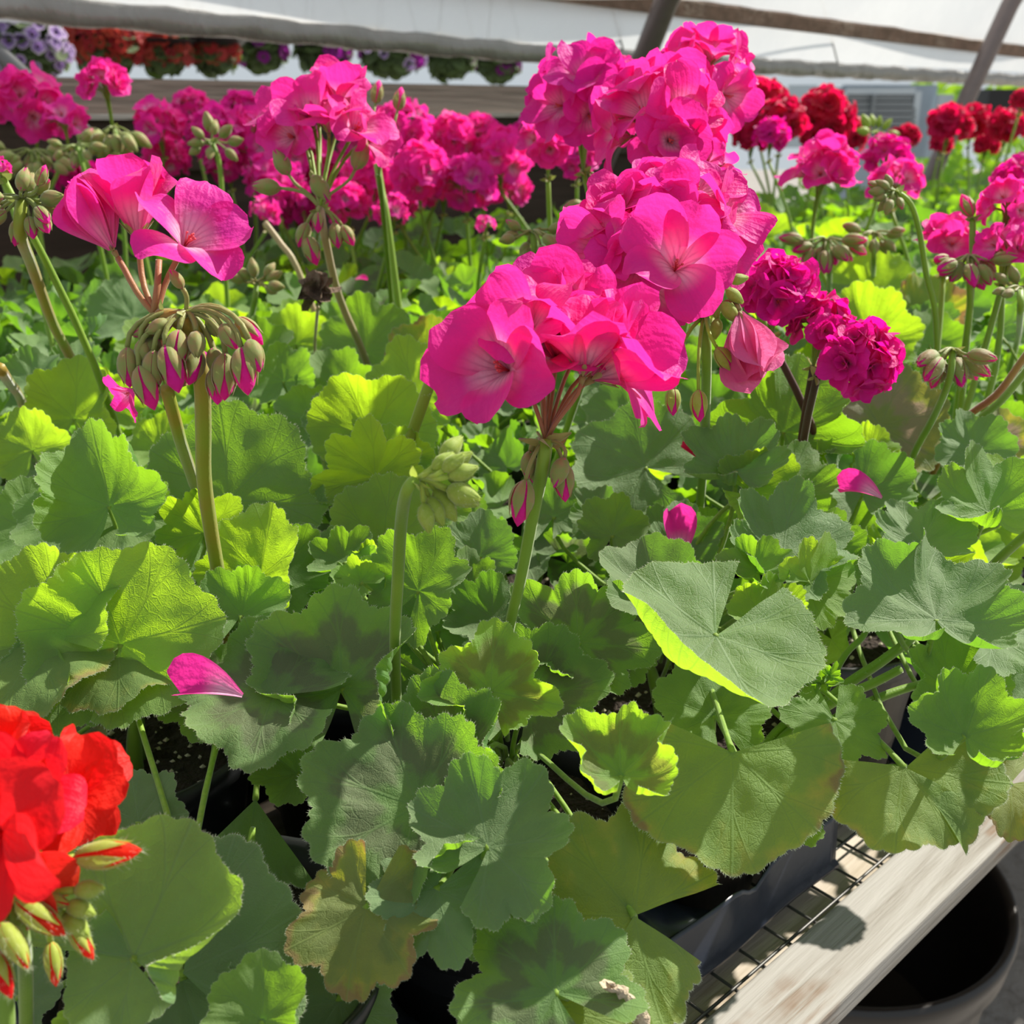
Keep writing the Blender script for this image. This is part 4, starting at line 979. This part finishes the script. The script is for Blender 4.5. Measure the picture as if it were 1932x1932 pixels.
# ------------------------------------------------------------------ fallen petals and withered flower
def petal_obj(x, y, z, size, phi, nx, ny, seed, mat, label, e0=.5, e1=-.2):
    rg = np.random.RandomState(seed); V, f, uv = petal_pts(rg, e0, e1, .30, 10, 8, .08, .9, .6, .2)
    V[:, 1] -= .45
    p = at_z(x, y, z); dep = proj(p)[2]
    nz = math.sqrt(max(.05, 1 - nx * nx - ny * ny)); cz, sz = math.cos(math.radians(phi)), math.sin(math.radians(phi))
    me = mesh('fallen_petal', V, f, [M[mat]], None, uv)
    o = obj('fallen_petal', me, None, frame(p, cdir(cz, sz, -(cz * nx + sz * ny) / nz), cdir(nx, ny, nz)) @ Matrix.Scale(size * dep / F, 4))
    tag(o, label, 'petal'); return o
petal_obj(1273, 1015, zdef(1015) + .012, 105, 97, .25, .15, 1, 'pink', 'magenta petal standing upright on a dark leaf', .2, .0)
petal_obj(1625, 932, zdef(932) + .016, 82, 165, -.1, .7, 2, 'pink', 'crumpled pink petal lying on the grey-green leaf behind the upright one')
petal_obj(398, 1308, zdef(1308) + .026, 135, 175, .0, .75, 3, 'pink', 'purple-pink petal folded on the flat leaf beside the black pot')
petal_obj(1305, 852, zdef(852) + .014, 48, 130, .0, .4, 4, 'crim', 'small dark red petal scrap below the drooping pale floret')
petal_obj(681, 528, zdef(528) + .012, 24, 0, .0, .6, 5, 'pink', 'tiny magenta petal far back between green leaves')
petal_obj(1478, 1073, zdef(1073) - .01, 40, 0, .0, .6, 6, 'pink', 'pink petal bit tucked under the folded bright leaf')
p = at_d(595, 545, .80); mb = MB(); rg = np.random.RandomState(4)
for k in range(9):
    V, f, uv = petal_pts(rg, rg.uniform(-.5, 1.2), rg.uniform(-1, 1.5), .4, 6, 5, .22, .9, 1.0, .8)
    mb.add(rotz(V * .016, k * .7), f, 0, uv)
q = nearest(p)
wo = obj('withered_flower', mb.build('withered_flower', [M['dry']]), q.o, frame(p - q.base, Vector((0, 0, 1)), Vector((0, -1, .2)))); wo['label'] = 'dried brown flower'
bare([(600, 580), (597, 610), (594, 665)], .80, .80, (.0014, .0012), 'stalk_t')
# curled dried leaf edge hanging off the front leaf
mb = MB(); pts = ppath([(1150, 1858), (1180, 1875), (1205, 1905), (1215, 1950)], .40, .40)
rg = np.random.RandomState(9); vs = []; fs = []
for i in range(13):
    t = i / 12 * 3; k = min(2, int(t)); c = pts[k].lerp(pts[k + 1], t - k) - A_.base
    for j in range(9):
        a = j / 8 * 5.0; r = .0035 * (1 + .35 * rg.randn() * .6)
        vs.append(c + CX * (math.cos(a) * r) + CZ * (math.sin(a) * r) + CY * (rg.randn() * .0006))
fs = [(i * 9 + j, i * 9 + j + 1, (i + 1) * 9 + j + 1, (i + 1) * 9 + j) for i in range(12) for j in range(8)]
mb.add(vs, fs, 0); o = obj('dried_leaf_edge', mb.build('dried_leaf_edge', [M['dry_l']]), A_.o); o['label'] = 'curled papery dried leaf edge'

# ------------------------------------------------------------------ bench
def wood_mat(name, a, b, c, scale=1.0, rough=0.7):
    m, nt = new_mat(name); n = N(nt)
    mp = n.node('ShaderNodeMapping'); n.put(mp.inputs[0], n.coord('Object')); mp.inputs['Scale'].default_value = (2.5 * scale, 45 * scale, 45 * scale)
    g = n.noise(mp.outputs[0], 1.0, 6, 0.65, 0.6); g2 = n.noise(mp.outputs[0], 3.5, 4, 0.6, 0.3)
    blot = n.noise(n.coord('Object'), 9 * scale, 4, 0.6)
    col = n.mix(n.ramp(g, 0.40, 0.64), a, b)
    col = n.mix(n.math('MULTIPLY', n.ramp(blot, 0.5, 0.68), n.ramp(g2, 0.42, 0.6)), col, c)
    n.out(n.bsdf(col, rough, n.bump(n.math('ADD', g, g2), 0.5, 0.003), Specular_IOR_Level=0.3))
    return m
M['rail'] = wood_mat('painted_weathered_wood', (0.33, 0.315, 0.29), (0.22, 0.20, 0.17), (0.17, 0.105, 0.06))
M['plank'] = wood_mat('bleached_plank', (0.50, 0.44, 0.36), (0.36, 0.30, 0.22), (0.24, 0.17, 0.10))
M['board'] = wood_mat('grey_brown_board', (0.26, 0.21, 0.18), (0.20, 0.155, 0.13), (0.15, 0.11, 0.09), .5)
M['dboard'] = wood_mat('dark_board', (0.075, 0.05, 0.035), (0.05, 0.033, 0.022), (0.1, 0.07, 0.05), .5)
M['brail'] = wood_mat('brown_hip_board', (0.20, 0.12, 0.08), (0.13, 0.08, 0.05), (0.32, 0.24, 0.18), .8)
M['wire'] = plain('galvanised_wire', (0.09, 0.09, 0.085), 0.45, 0.6)
M['tray'] = plain('black_tray_plastic', (0.020, 0.025, 0.040), 0.30, nscale=12, var=0.4, bump=0.12, bscale=25)
M['steel'] = plain('galvanised_pipe', (0.42, 0.42, 0.42), 0.38, 0.7, nscale=20, var=0.25)
RB = Matrix(((BU.x, BN.x, 0, 0), (BU.y, BN.y, 0, 0), (0, 0, 1, 0), (0, 0, 0, 1)))
def bbox(name, u0, u1, n0, n1, z0, z1, mat, parent=None, bev=0.0):
    mb = MB(); mb.box((0, 0, 0), Vector((u1 - u0, 0, 0)), Vector((0, n1 - n0, 0)), Vector((0, 0, z1 - z0)))
    me = mb.build(name, [M[mat]], smooth=False)
    o = obj(name, me, parent, RB @ Matrix.Translation((u0, n0, z0)))
    if bev:
        b = o.modifiers.new('bevel', 'BEVEL'); b.width = bev; b.segments = 3
    return o
bench = thing('greenhouse_bench', 'long wire-mesh bench with weathered wooden rail carrying all the geraniums', 'bench')
bbox('front_rail', -.6, 3.9, .211, .2555, -.010, .010, 'rail', bench, .003)
bbox('back_rail', -1.4, 3.9, 1.535, 1.575, -.085, .012, 'plank', bench, .003)
for k in range(7):
    bbox('slat', -.6 if k < 2 else -1.2, 3.9, .262 + k * .183, .262 + k * .183 + .170, -.034, -.018, 'plank', bench, .002)
mb = MB(); u = -.6
s_ = .0275
while u < 1.6:
    mb.tube([B(u, .256, -.004), B(u, .60, -.004)], .0011, 5, 0, False); u += s_
nn = .2635
for k in range(10):
    mb.tube([B(-.6, nn, -.002), B(3.8, nn, -.002)], .0011, 5, 0, False); nn += s_
w = obj('wire_mesh', mb.build('wire_mesh', [M['wire']]), bench)
for u_ in (-.3, 1.2, 2.6, 3.8):
    for n_ in (.235, 1.555):
        bbox('leg', u_, u_ + .05, n_ - .02, n_ + .02, -.70, -.010, 'plank', bench)
for u_ in (-.3, .9, 2.0, 3.0): bbox('crossbeam', u_, u_ + .04, .256, 1.535, -.09, -.036, 'plank', bench)
# plug trays: top plate with a round opening per pot and a folded skirt
def tray(i0, i1, n0, rows_, u_off, label, front_lip=True):
    mb = MB(); zt = .040; seg = 28; hr = .0625
    u0 = gp(i0, 0)[0] - DU / 2; u1 = gp(i1, 0)[0] + DU / 2 + .012
    nb0 = n0 - .0655; nb1 = n0 + DN * (rows_ - 1) + .085
    for r_ in range(rows_):
        for i in range(i0, i1 + 1):
            cu, cn = gp(i, r_)
            cu = gp(i, 0)[0]; lo_u = u0 if i == i0 else cu - DU / 2; hi_u = u1 if i == i1 else cu + DU / 2
            cn = n0 + DN * r_; lo_n = nb0 if r_ == 0 else cn - DN / 2; hi_n = nb1 if r_ == rows_ - 1 else cn + DN / 2
            off = .04 if r_ % 2 else 0
            vs = []; 
            for k in range(seg):
                a = 2 * PI * k / seg; ca, sa = math.cos(a), math.sin(a)
                h_ = hr if r_ == 0 else hr * .9
                px, py = cu + off * 0 + h_ * ca, cn + h_ * sa
                py = max(py, lo_n - .0) if py < lo_n else py
                t = min((hi_u - cu) / ca if ca > 1e-6 else 9, (lo_u - cu) / ca if ca < -1e-6 else 9, (hi_n - cn) / sa if sa > 1e-6 else 9, (lo_n - cn) / sa if sa < -1e-6 else 9)
                t = max(t, .001)
                ox, oy = cu + t * ca, cn + t * sa
                zz = zt if t > h_ else zt
                # openings dip toward the front edge, as the moulded cells do
                dip = .020 * max(0, -sa) ** 3 if r_ == 0 else 0
                vs += [B(px, min(max(py, lo_n), hi_n), zt - dip - .003), B(ox, oy, zt - dip * .6), B(px, min(max(py, lo_n), hi_n), .006)]
            fs = []
            for k in range(seg):
                a_, b_ = k * 3, ((k + 1) % seg) * 3
                fs += [(a_, a_ + 1, b_ + 1, b_), (a_ + 2, a_, b_, b_ + 2)]
            mb.add(vs, fs)
    # skirt with a lip
    prof = [(0, zt), (-.001, zt + .001), (-.002, zt - .003), (-.004, .005), (-.007, .003), (-.0075, .001)]
    K = 60
    for side in range(4):
        vs = []
        for k in range(K + 1):
            t = k / K
            for dn, z in prof:
                wv = .0012 * math.sin(t * 23 + side)
                if side == 0:
                    cell = ((t * (u1 - u0)) % DU) / DU; dip = .010 * max(0, math.cos((cell - .5) * 2 * PI)) ** 8
                    vs.append(B(u0 + t * (u1 - u0), nb0 + dn + wv, z - (dip if z > .02 else 0)))
                elif side == 1: vs.append(B(u1 - dn + wv, nb0 + t * (nb1 - nb0), z))
                elif side == 2: vs.append(B(u1 + t * (u0 - u1), nb1 - dn, z))
                else: vs.append(B(u0 + dn, nb1 + t * (nb0 - nb1), z))
        p_ = len(prof)
        mb.add(vs, [(k * p_ + j, k * p_ + j + 1, (k + 1) * p_ + j + 1, (k + 1) * p_ + j) for k in range(K) for j in range(p_ - 1)])
    o = obj('carry_tray', mb.build('carry_tray', [M['tray']]))
    sm = o.modifiers.new('thick', 'SOLIDIFY'); sm.thickness = .0008
    return tag(o, label, 'plant tray')
tray(0, 2, .352, 2, 0, 'glossy black moulded tray holding the front pots, its skirt beside the wooden rail')
tray(4, 6, .352, 2, 0, 'second black moulded tray further along behind the wooden rail')

# ------------------------------------------------------------------ big tub on the floor, floor
M['tub'] = plain('tub_plastic', (0.020, 0.017, 0.015), 0.30, nscale=6, var=0.3)
mb = MB()
mb.lathe([(0, .01), (.155, .01), (.16, 0), (.185, .34), (.192, .345), (.197, .352), (.200, .375), (.202, .385), (.199, .392), (.193, .392), (.188, .385), (.183, .36), (.165, .04), (0, .03)], 72)
pt = at_z(1560, 1640, -.30)
tub = obj('nursery_tub', mb.build('nursery_tub', [M['tub']]), None, Matrix.Translation((pt.x, pt.y, -.695)) @ Matrix.Diagonal((.97, .97, 1, 1)))
tag(tub, 'large empty black tub with rolled rim on the floor below the wooden rail', 'tub')
m, nt = new_mat('concrete_floor'); n = N(nt)
ob = n.coord('Object'); a = n.noise(ob, 3, 6, .6); b = n.noise(ob, 40, 5, .7)
col = n.mix(a, (0.20, 0.185, 0.17), (0.34, 0.32, 0.30)); col = n.mix(n.ramp(b, .45, .7, 0, .6), col, (0.12, 0.10, 0.085))
n.out(n.bsdf(col, .85, n.bump(b, .6, .01))); M['floor'] = m
mb = MB(); K = 24
vs = [(-8 + 22 * i / K, -3 + 26 * j / K, -.70) for j in range(K + 1) for i in range(K + 1)]
mb.add(vs, [(j * (K + 1) + i, j * (K + 1) + i + 1, (j + 1) * (K + 1) + i + 1, (j + 1) * (K + 1) + i) for j in range(K) for i in range(K)])
fo = obj('floor', mb.build('floor', [M['floor']])); fo['kind'] = 'structure'; fo['label'] = 'grey concrete greenhouse floor'

# ------------------------------------------------------------------ side wall: boards, roll-up curtain, film, hoops
WD = 1.80
def wall_at(x, y, off=0.0):
    dr = ray(x, y); t = (WD + off) / dr.dot(BN); return EYE + dr * t
def wz(x, y, off=0.0): return wall_at(x, y, off).z
UEND = wall_at(1330, 170).dot(BU)
bbox('trim_1', -2.0, UEND, WD, WD + .03, .472, .527, 'board').__setitem__('kind', 'structure')
SC.objects['trim_1']['label'] = 'grey-brown base board of the side wall'
bbox('trim_2', -2.0, UEND, WD + .008, WD + .03, .38, .466, 'dboard').__setitem__('kind', 'structure')
SC.objects['trim_2']['label'] = 'dark board below the base board'
bbox('trim_3', -2.0, UEND, WD - .006, WD + .034, .464, .473, 'rail').__setitem__('kind', 'structure')
bbox('wall_left', -2.0, UEND, WD + .035, WD + .06, -.70, .47, 'dboard').__setitem__('kind', 'structure')
M['curtain'] = None
m, nt = new_mat('rolled_plastic'); n = N(nt)
mp = n.node('ShaderNodeMapping'); n.put(mp.inputs[0], n.coord('Object')); mp.inputs['Scale'].default_value = (30, 8, 8); mp.inputs['Rotation'].default_value = (0, .5, .5)
g = n.noise(mp.outputs[0], 1.0, 4, .6, .4)
col = n.mix(g, (0.22, 0.20, 0.17), (0.42, 0.40, 0.37))
n.out(n.bsdf(col, .26, n.bump(g, 1.0, .012), Specular_IOR_Level=.8)); M['curtain'] = m
def roll():
    mb = MB(); p0, p1 = wall_at(-60, 5, -.05), wall_at(1050, 104, -.05); p2 = wall_at(1932, 152, -.05)
    pts = []; rr = []
    for k in range(260):
        t = k / 259
        u_ = -1.6 + 8.0 * t
        z_ = float(np.interp(u_, [p0.dot(BU), p1.dot(BU), p2.dot(BU)], [p0.z, p1.z, p2.z]))
        pts.append(B(u_, WD - .05, z_)); rr.append(.020)
    mb.tube(pts, rr, 20)
    # spiral wrinkles
    vs = mb.v; out = []
    for i, v in enumerate(vs):
        k, j = divmod(i, 20); c = pts[min(k, 259)]; v = Vector(v)
        out.append(tuple(c + (v - c) * (1 + .10 * math.sin(k * 1.1 + j * .63) + .05 * math.sin(k * 2.7 - j * .9))))
    mb.v = out
    return mb.build('rolled_curtain', [M['curtain']])
tag(obj('rolled_curtain', roll()), 'grey plastic side curtain rolled around a pipe above the board', 'curtain')
m, nt = new_mat('greenhouse_film'); n = N(nt)
g = n.noise(n.coord('Object'), 3.0, 5, .6); g2 = n.noise(n.coord('Object'), 40, 3, .6)
d_ = n.bsdf((0.93, 0.93, 0.92, 1), .3, n.bump(n.math('ADD', g, n.math('MULTIPLY', g2, .25)), .5, .03))
t = n.node('ShaderNodeBsdfTranslucent'); t.inputs[0].default_value = (0.98, 0.98, 0.97, 1)
tp = n.node('ShaderNodeBsdfTransparent'); tp.inputs[0].default_value = (.95, .97, .98, 1)
s1 = n.mixsh(.75, d_, t.outputs[0]); n.out(n.mixsh(n.ramp(g, .3, .7, .12, .28), s1, tp.outputs[0])); M['film'] = m
mb = MB(); KU, KZ = 90, 16; vs = []
for j in range(KZ + 1):
    for i in range(KU + 1):
        u_ = -1.8 + 9 * i / KU; q_ = j / KZ; z_ = .60 + 1.3 * q_
        vs.append(B(u_, WD - .045 - .50 * (z_ - .60) + .012 * math.sin(u_ * 3.1 + 2 * q_), z_))
mb.add(vs, [(j * (KU + 1) + i, j * (KU + 1) + i + 1, (j + 1) * (KU + 1) + i + 1, (j + 1) * (KU + 1) + i) for j in range(KZ) for i in range(KU)])
fo = obj('wall_back', mb.build('wall_back', [M['film']])); fo['kind'] = 'structure'; fo['label'] = 'translucent white greenhouse film wall'
# brown hip board with a ragged plastic strip
pa, pb = wall_at(1282, 14, -.10), wall_at(1932, 97, -.10)
mb = MB(); ua, ub = pa.dot(BU), pb.dot(BU); sl = (pb.z - pa.z) / (ub - ua)
vs = []; K = 120; rg = np.random.RandomState(2)
for k in range(K + 1):
    u_ = -1.5 + 8 * k / K; z_ = pa.z + sl * (u_ - ua)
    for dn, dz in ((0, -.017), (0, .012 + .005 * rg.rand()), (.004, .018 + .004 * rg.rand()), (.026, .016), (.026, -.017)):
        vs.append(B(u_, WD - .10 + dn, z_ + dz))
mb.add(vs, [(k * 5 + j, k * 5 + (j + 1) % 5, (k + 1) * 5 + (j + 1) % 5, (k + 1) * 5 + j) for k in range(K) for j in range(5)])
ho = obj('trim_4', mb.build('trim_4', [M['brail']], smooth=False)); ho['kind'] = 'structure'; ho['label'] = 'brown hip board across the film wall'
def hoop(p_low, p_high, label, r=.024, low_ext=1.0):
    a = wall_at(*p_low, -.14); b = wall_at(*p_high, -.21); dd = (b - a).normalized()
    pts = [a - dd * low_ext * ((a.z + .68) / dd.z) if low_ext > 0 else a, a, b]
    cur = b; dv = dd.copy()
    for k in range(4):
        dv = (dv + Vector((BU.x * .02 - BN.x * .10, BU.y * .02 - BN.y * .10, -.07))).normalized(); cur = cur + dv * .22; pts.append(cur.copy())
    mb = MB(); mb.tube(pts, r, 16)
    return tag(obj('hoop_pipe', mb.build('hoop_pipe', [M['hoop']])), label, 'pipe')
M['hoop'] = plain('painted_hoop', (0.20, 0.16, 0.155), 0.40, .35, nscale=30, var=.2)
hoop((1215, 110), (1258, 0), 'dark grey steel hoop rising behind the topmost pink flower head', .026)
hoop((1812, 212), (1905, 10), 'dark grey steel hoop leaning above the crimson geraniums', .027)
M['brace'] = plain('worn_galvanised', (0.20, 0.20, 0.20), 0.55, .3)
a = at_d(-60, 45, 1.50); b = at_d(232, 318, 1.62); dd = (b - a)
mb = MB(); mb.tube([a - dd * .4, a, b, b + dd * .9], .0125, 14)
tag(obj('brace_pipe', mb.build('brace_pipe', [M['brace']])), 'shiny galvanised brace pipe slanting down behind the left flowers', 'pipe')
# thin guy wires on the film
for (x0, y0, x1, y1), lb in (((1150, 0, 1176, 95), 'thin rope hanging on the film beside the tall pink flowers'), ((1566, 62, 1584, 132), 'thin rope hanging on the film between the two hoops')):
    mb = MB(); p0_, p1_ = wall_at(x0, y0, -.06), wall_at(x1, y1, -.06); mb.tube([p0_ + (p0_ - p1_) * 2, p0_, p1_], .0022, 6)
    tag(obj('rope', mb.build('rope', [M['steel']])), lb, 'rope')

# ------------------------------------------------------------------ beyond the wall: hanging baskets, next bay, vent
M['basket_leaf'] = leaf_mat('basket_leaf', (0.03, 0.055, 0.02), (0.08, 0.13, 0.02))
M['lilac'] = None
m, nt = new_mat('petunia_lilac'); n = N(nt)
sp = n.node('ShaderNodeSeparateXYZ'); n.put(sp.inputs[0], n.coord('UV'))
col = n.mix(n.ramp(sp.outputs[1], .30, .42), (0.06, 0.01, 0.10), (0.36, 0.22, 0.55)); col = n.mix(n.ramp(sp.outputs[1], .72, .95), col, (0.72, 0.60, 0.80))
s = n.bsdf(col, .6); t = n.node('ShaderNodeBsdfTranslucent'); n.put(t.inputs[0], col); n.out(n.mixsh(.4, s, t.outputs[0])); M['lilac'] = m
M['beg'] = petal_mat('begonia_red', (0.48, 0.035, 0.028), (0.32, 0.015, 0.012), (0.7, 0.09, 0.06), 0)
M['beg2'] = petal_mat('begonia_salmon', (0.60, 0.09, 0.07), (0.45, 0.045, 0.04), (0.8, 0.2, 0.15), 0)
M['violet'] = petal_mat('petunia_violet', (0.30, 0.02, 0.30), (0.22, 0.01, 0.22), (0.45, 0.03, 0.45), 0)
def blossom(mat, seed):
    rg = np.random.RandomState(seed); mb = MB(); seg = 15; prof = [(0.0, 0.0, 0.0), (.12, -.02, .2), (.30, .25, .38), (.7, .40, .7), (1.0, .36, 1.0)]
    vs = []; uv = []
    for r, z, v in prof:
        for j in range(seg):
            a = 2 * PI * j / seg; k = 1 + (.08 * math.cos(5 * a) + .05 * rg.randn()) * (r > .5)
            vs.append((r * k * math.cos(a), r * k * math.sin(a), z + .06 * math.cos(5 * a) * r)); uv.append((j / seg, v))
    mb.add(vs, [(i * seg + j, i * seg + (j + 1) % seg, (i + 1) * seg + (j + 1) % seg, (i + 1) * seg + j) for i in range(len(prof) - 1) for j in range(seg)], 0, uv)
    mb.tube([(0, 0, -.3), (0, 0, .05)], [.05, .12], 6, 1)
    return mb.build('blossom', [M[mat], M['sepal']])
BLO = {k: [blossom(k, s) for s in range(2)] for k in ('lilac', 'beg', 'beg2', 'violet')}
smallleaf = leaf_geo(seed=3, nth=14, nr=2, cup=.4, wave=.3, lobe=.05, cren=0)
def basket(x, y, t, rx, rz, mats, nb, bs, label, seed):
    c = EYE + ray(x, y) * t; rg = random.Random(seed)
    o = thing('hanging_basket', label, 'hanging basket', c)
    rx *= t / F; rz *= t / F
    mb = MB(); V0 = np.array(smallleaf[0])
    for k in range(420):
        d_ = Vector((rg.gauss(0, 1), rg.gauss(0, 1), rg.gauss(0, 1))).normalized(); q_ = rg.uniform(.55, 1.0)
        p = Vector((d_.x * rx * q_, d_.y * rx * q_, d_.z * rz * q_ - (rz * .3 if rg.random() < .25 else 0)))
        M4 = frame(p, Vector((rg.random() - .5, rg.random() - .5, -.5)), d_ + Vector((0, 0, .5))) @ Matrix.Scale(rg.uniform(.022, .042), 4)
        mb.add([M4 @ Vector(v) for v in V0], smallleaf[1], 0, smallleaf[3])
    f = obj('foliage', mb.build('foliage', [M['basket_leaf']]), o); f['kind'] = 'stuff'
    mb = MB(); mb.lathe([(0, -rz * .35), (.07, -rz * .35), (.12, rz * .2), (.125, rz * .2), (.11, rz * .15), (0, rz * .1)], 24)
    obj('basket_pot', mb.build('basket_pot', [M['pot']]), o)
    mb = MB()
    for k in range(3):
        a = k * 2.1; mb.tube([(.12 * math.cos(a), .12 * math.sin(a), rz * .2), (0, 0, .5)], .0018, 5)
    mb.tube([(0, 0, .5), (0, 0, .9)], .002, 5)
    obj('hanger_wire', mb.build('hanger_wire', [M['wire']]), o)
    for k in range(nb):
        a = rg.uniform(PI, 2 * PI) + rg.uniform(-.3, .3); e = rg.uniform(-.8, 1.0)
        d_ = Vector((math.cos(a) * math.cos(e), math.sin(a) * math.cos(e), math.sin(e)))
        p = Vector((d_.x * rx, d_.y * rx, d_.z * rz)) * rg.uniform(.95, 1.12)
        M4 = frame(p, Vector((rg.random(), 0, 1)), d_ + Vector((0, -.4, .1))) @ Matrix.Scale(bs * rg.uniform(.8, 1.2), 4)
        obj('blossom', BLO[rg.choice(mats)][rg.randrange(2)], o, M4)
basket(45, 85, 3.0, 75, 56, ['lilac'], 60, .018, 'hanging basket of lilac petunias with dark throats', 1)
basket(198, 76, 3.4, 66, 44, ['beg'], 130, .019, 'hanging basket of deep red begonias beside the lilac petunias', 2)
basket(306, 84, 3.5, 48, 40, ['beg', 'beg2'], 90, .020, 'hanging basket of red and salmon begonias, middle of the red ones', 3)
basket(402, 82, 3.6, 44, 40, ['beg2', 'beg'], 75, .021, 'hanging basket of salmon-red begonias nearest the grey post', 4)
basket(492, 84, 4.0, 46, 36, ['violet'], 12, .028, 'dark hanging basket with a few magenta blossoms left of the grey post', 5)
basket(610, 90, 4.2, 48, 34, ['violet'], 5, .022, 'dark leafy hanging basket right of the grey post', 6)
basket(740, 100, 4.4, 58, 34, ['violet', 'lilac'], 16, .024, 'hanging basket with scattered violet flowers, first of the far three', 7)
basket(850, 110, 4.7, 46, 28, ['violet', 'lilac'], 12, .024, 'hanging basket with violet flowers, second of the far three', 8)
basket(940, 116, 5.0, 40, 26, ['violet'], 12, .024, 'hanging basket with violet flowers, last of the far three', 9)
def pole(x0, y0, x1, y1, t, r, label, mat='steel'):
    a, b = EYE + ray(x0, y0) * t, EYE + ray(x1, y1) * t; dd = b - a
    mb = MB(); k0 = (a.z + .68) / -dd.z if abs(dd.z) > 1e-4 else 0
    mb.tube([a + dd * k0 if k0 > 0 else a, a, b, b + dd * 4], r, 12)
    return tag(obj('frame_post', mb.build('frame_post', [M[mat]])), label, 'post')
pole(552, 142, 520, 70, 4.4, .030, 'grey post of the next bay among the hanging baskets')
pole(585, 142, 560, 80, 5.2, .014, 'thin pale post just right of the thick grey post')
pole(205, 140, 236, 70, 6.0, .02, 'distant slanted post behind the red begonias')
pole(1590, 235, 1578, 165, 7.0, .045, 'grey post left of the slatted vent', 'hoop')
pole(1772, 230, 1764, 165, 7.0, .05, 'grey post right of the slatted vent', 'hoop')
pole(1866, 215, 1850, 165, 7.5, .035, 'pale post near the dark doorway at the far end')
M['frame_w'] = plain('pale_frame', (0.50, 0.56, 0.60), .5)
M['slat'] = plain('grey_louvre', (0.22, 0.24, 0.25), .5, .3)
M['panel'] = plain('blue_grey_panel', (0.30, 0.36, 0.42), .6, nscale=2, var=.2)
M['dark'] = plain('dark_equipment', (0.012, 0.012, 0.012), .6)
def quadbox(parent, name, x0, y0, x1, y1, t, mat, th=.05):
    a = EYE + ray(x0, y0) * t; b = EYE + ray(x1, y0) * t; c = EYE + ray(x0, y1) * t
    X = Vector((b.x - a.x, 0, 0)); Z = Vector((0, 0, c.z - a.z)); mb = MB(); mb.box((0, 0, 0), X, Vector((0, th, 0)), Z)
    return obj(name, mb.build(name, [M[mat]], smooth=False), parent, Matrix.Translation(a - (parent.location if parent else Vector((0, 0, 0)))))
T_ = 8.0
ve = thing('louvre_vent', 'grey slatted vent in a pale frame on the far greenhouse end', 'vent', EYE + ray(1680, 200) * T_)
quadbox(ve, 'frame_side', 1592, 172, 1600, 262, T_, 'frame_w'); quadbox(ve, 'frame_side', 1728, 172, 1740, 262, T_, 'frame_w')
quadbox(ve, 'frame_top', 1600, 166, 1728, 178, T_, 'frame_w'); quadbox(ve, 'frame_mullion', 1648, 178, 1654, 262, T_ - .03, 'slat')
for k in range(7): quadbox(ve, 'slat', 1600, 180 + k * 12, 1728, 190 + k * 12, T_ + .03, 'slat')
quadbox(ve, 'backing', 1600, 178, 1728, 262, T_ + .12, 'dark')
mb = MB(); a_ = EYE + ray(1600, 262) * T_; b_ = EYE + ray(1728, 262) * T_
mb.box((a_.x - ve.location.x, .02, -.70 - ve.location.z), Vector((b_.x - a_.x, 0, 0)), Vector((0, .1, 0)), Vector((0, 0, a_.z + .70)))
obj('lower_panel', mb.build('lower_panel', [M['panel']], smooth=False), ve)
ew = thing('end_wall_panels', 'blue-grey panelled end of the neighbouring greenhouse', 'wall panel', EYE + ray(1650, 250) * (T_ + .3))
quadbox(ew, 'panel', 1545, 165, 1592, 290, T_ + .3, 'panel'); quadbox(ew, 'panel', 1592, 160, 1770, 300, T_ + .35, 'panel'); quadbox(ew, 'panel', 1772, 178, 1800, 300, T_ + .3, 'frame_w')
quadbox(ew, 'panel', 1490, 160, 1543, 280, T_ + .5, 'frame_w')
db = quadbox(None, 'equipment_cabinet', 1868, 168, 1960, 240, T_, 'dark', .4); tag(db, 'black cabinet in the doorway at the far end', 'cabinet')
# outside vegetation strip seen far off
mb = MB(); rg = random.Random(8); V0 = np.array(smallleaf[0])
cc = EYE + ray(1810, 215) * 11
for k in range(260):
    p = Vector((rg.uniform(-.8, .8), rg.uniform(-.4, .4), rg.uniform(-1.2, .25)))
    M4 = frame(p, Vector((rg.random() - .5, rg.random() - .5, .3)), Vector((rg.random() - .5, -.6, .6))) @ Matrix.Scale(.10, 4)
    mb.add([M4 @ Vector(v) for v in V0], smallleaf[1], 0, smallleaf[3])
o = obj('outside_bush', mb.build('outside_bush', [M['leaf_y']]), None, Matrix.Translation(cc)); tag(o, 'sunlit green bush outside beyond the slatted vent', 'bush')
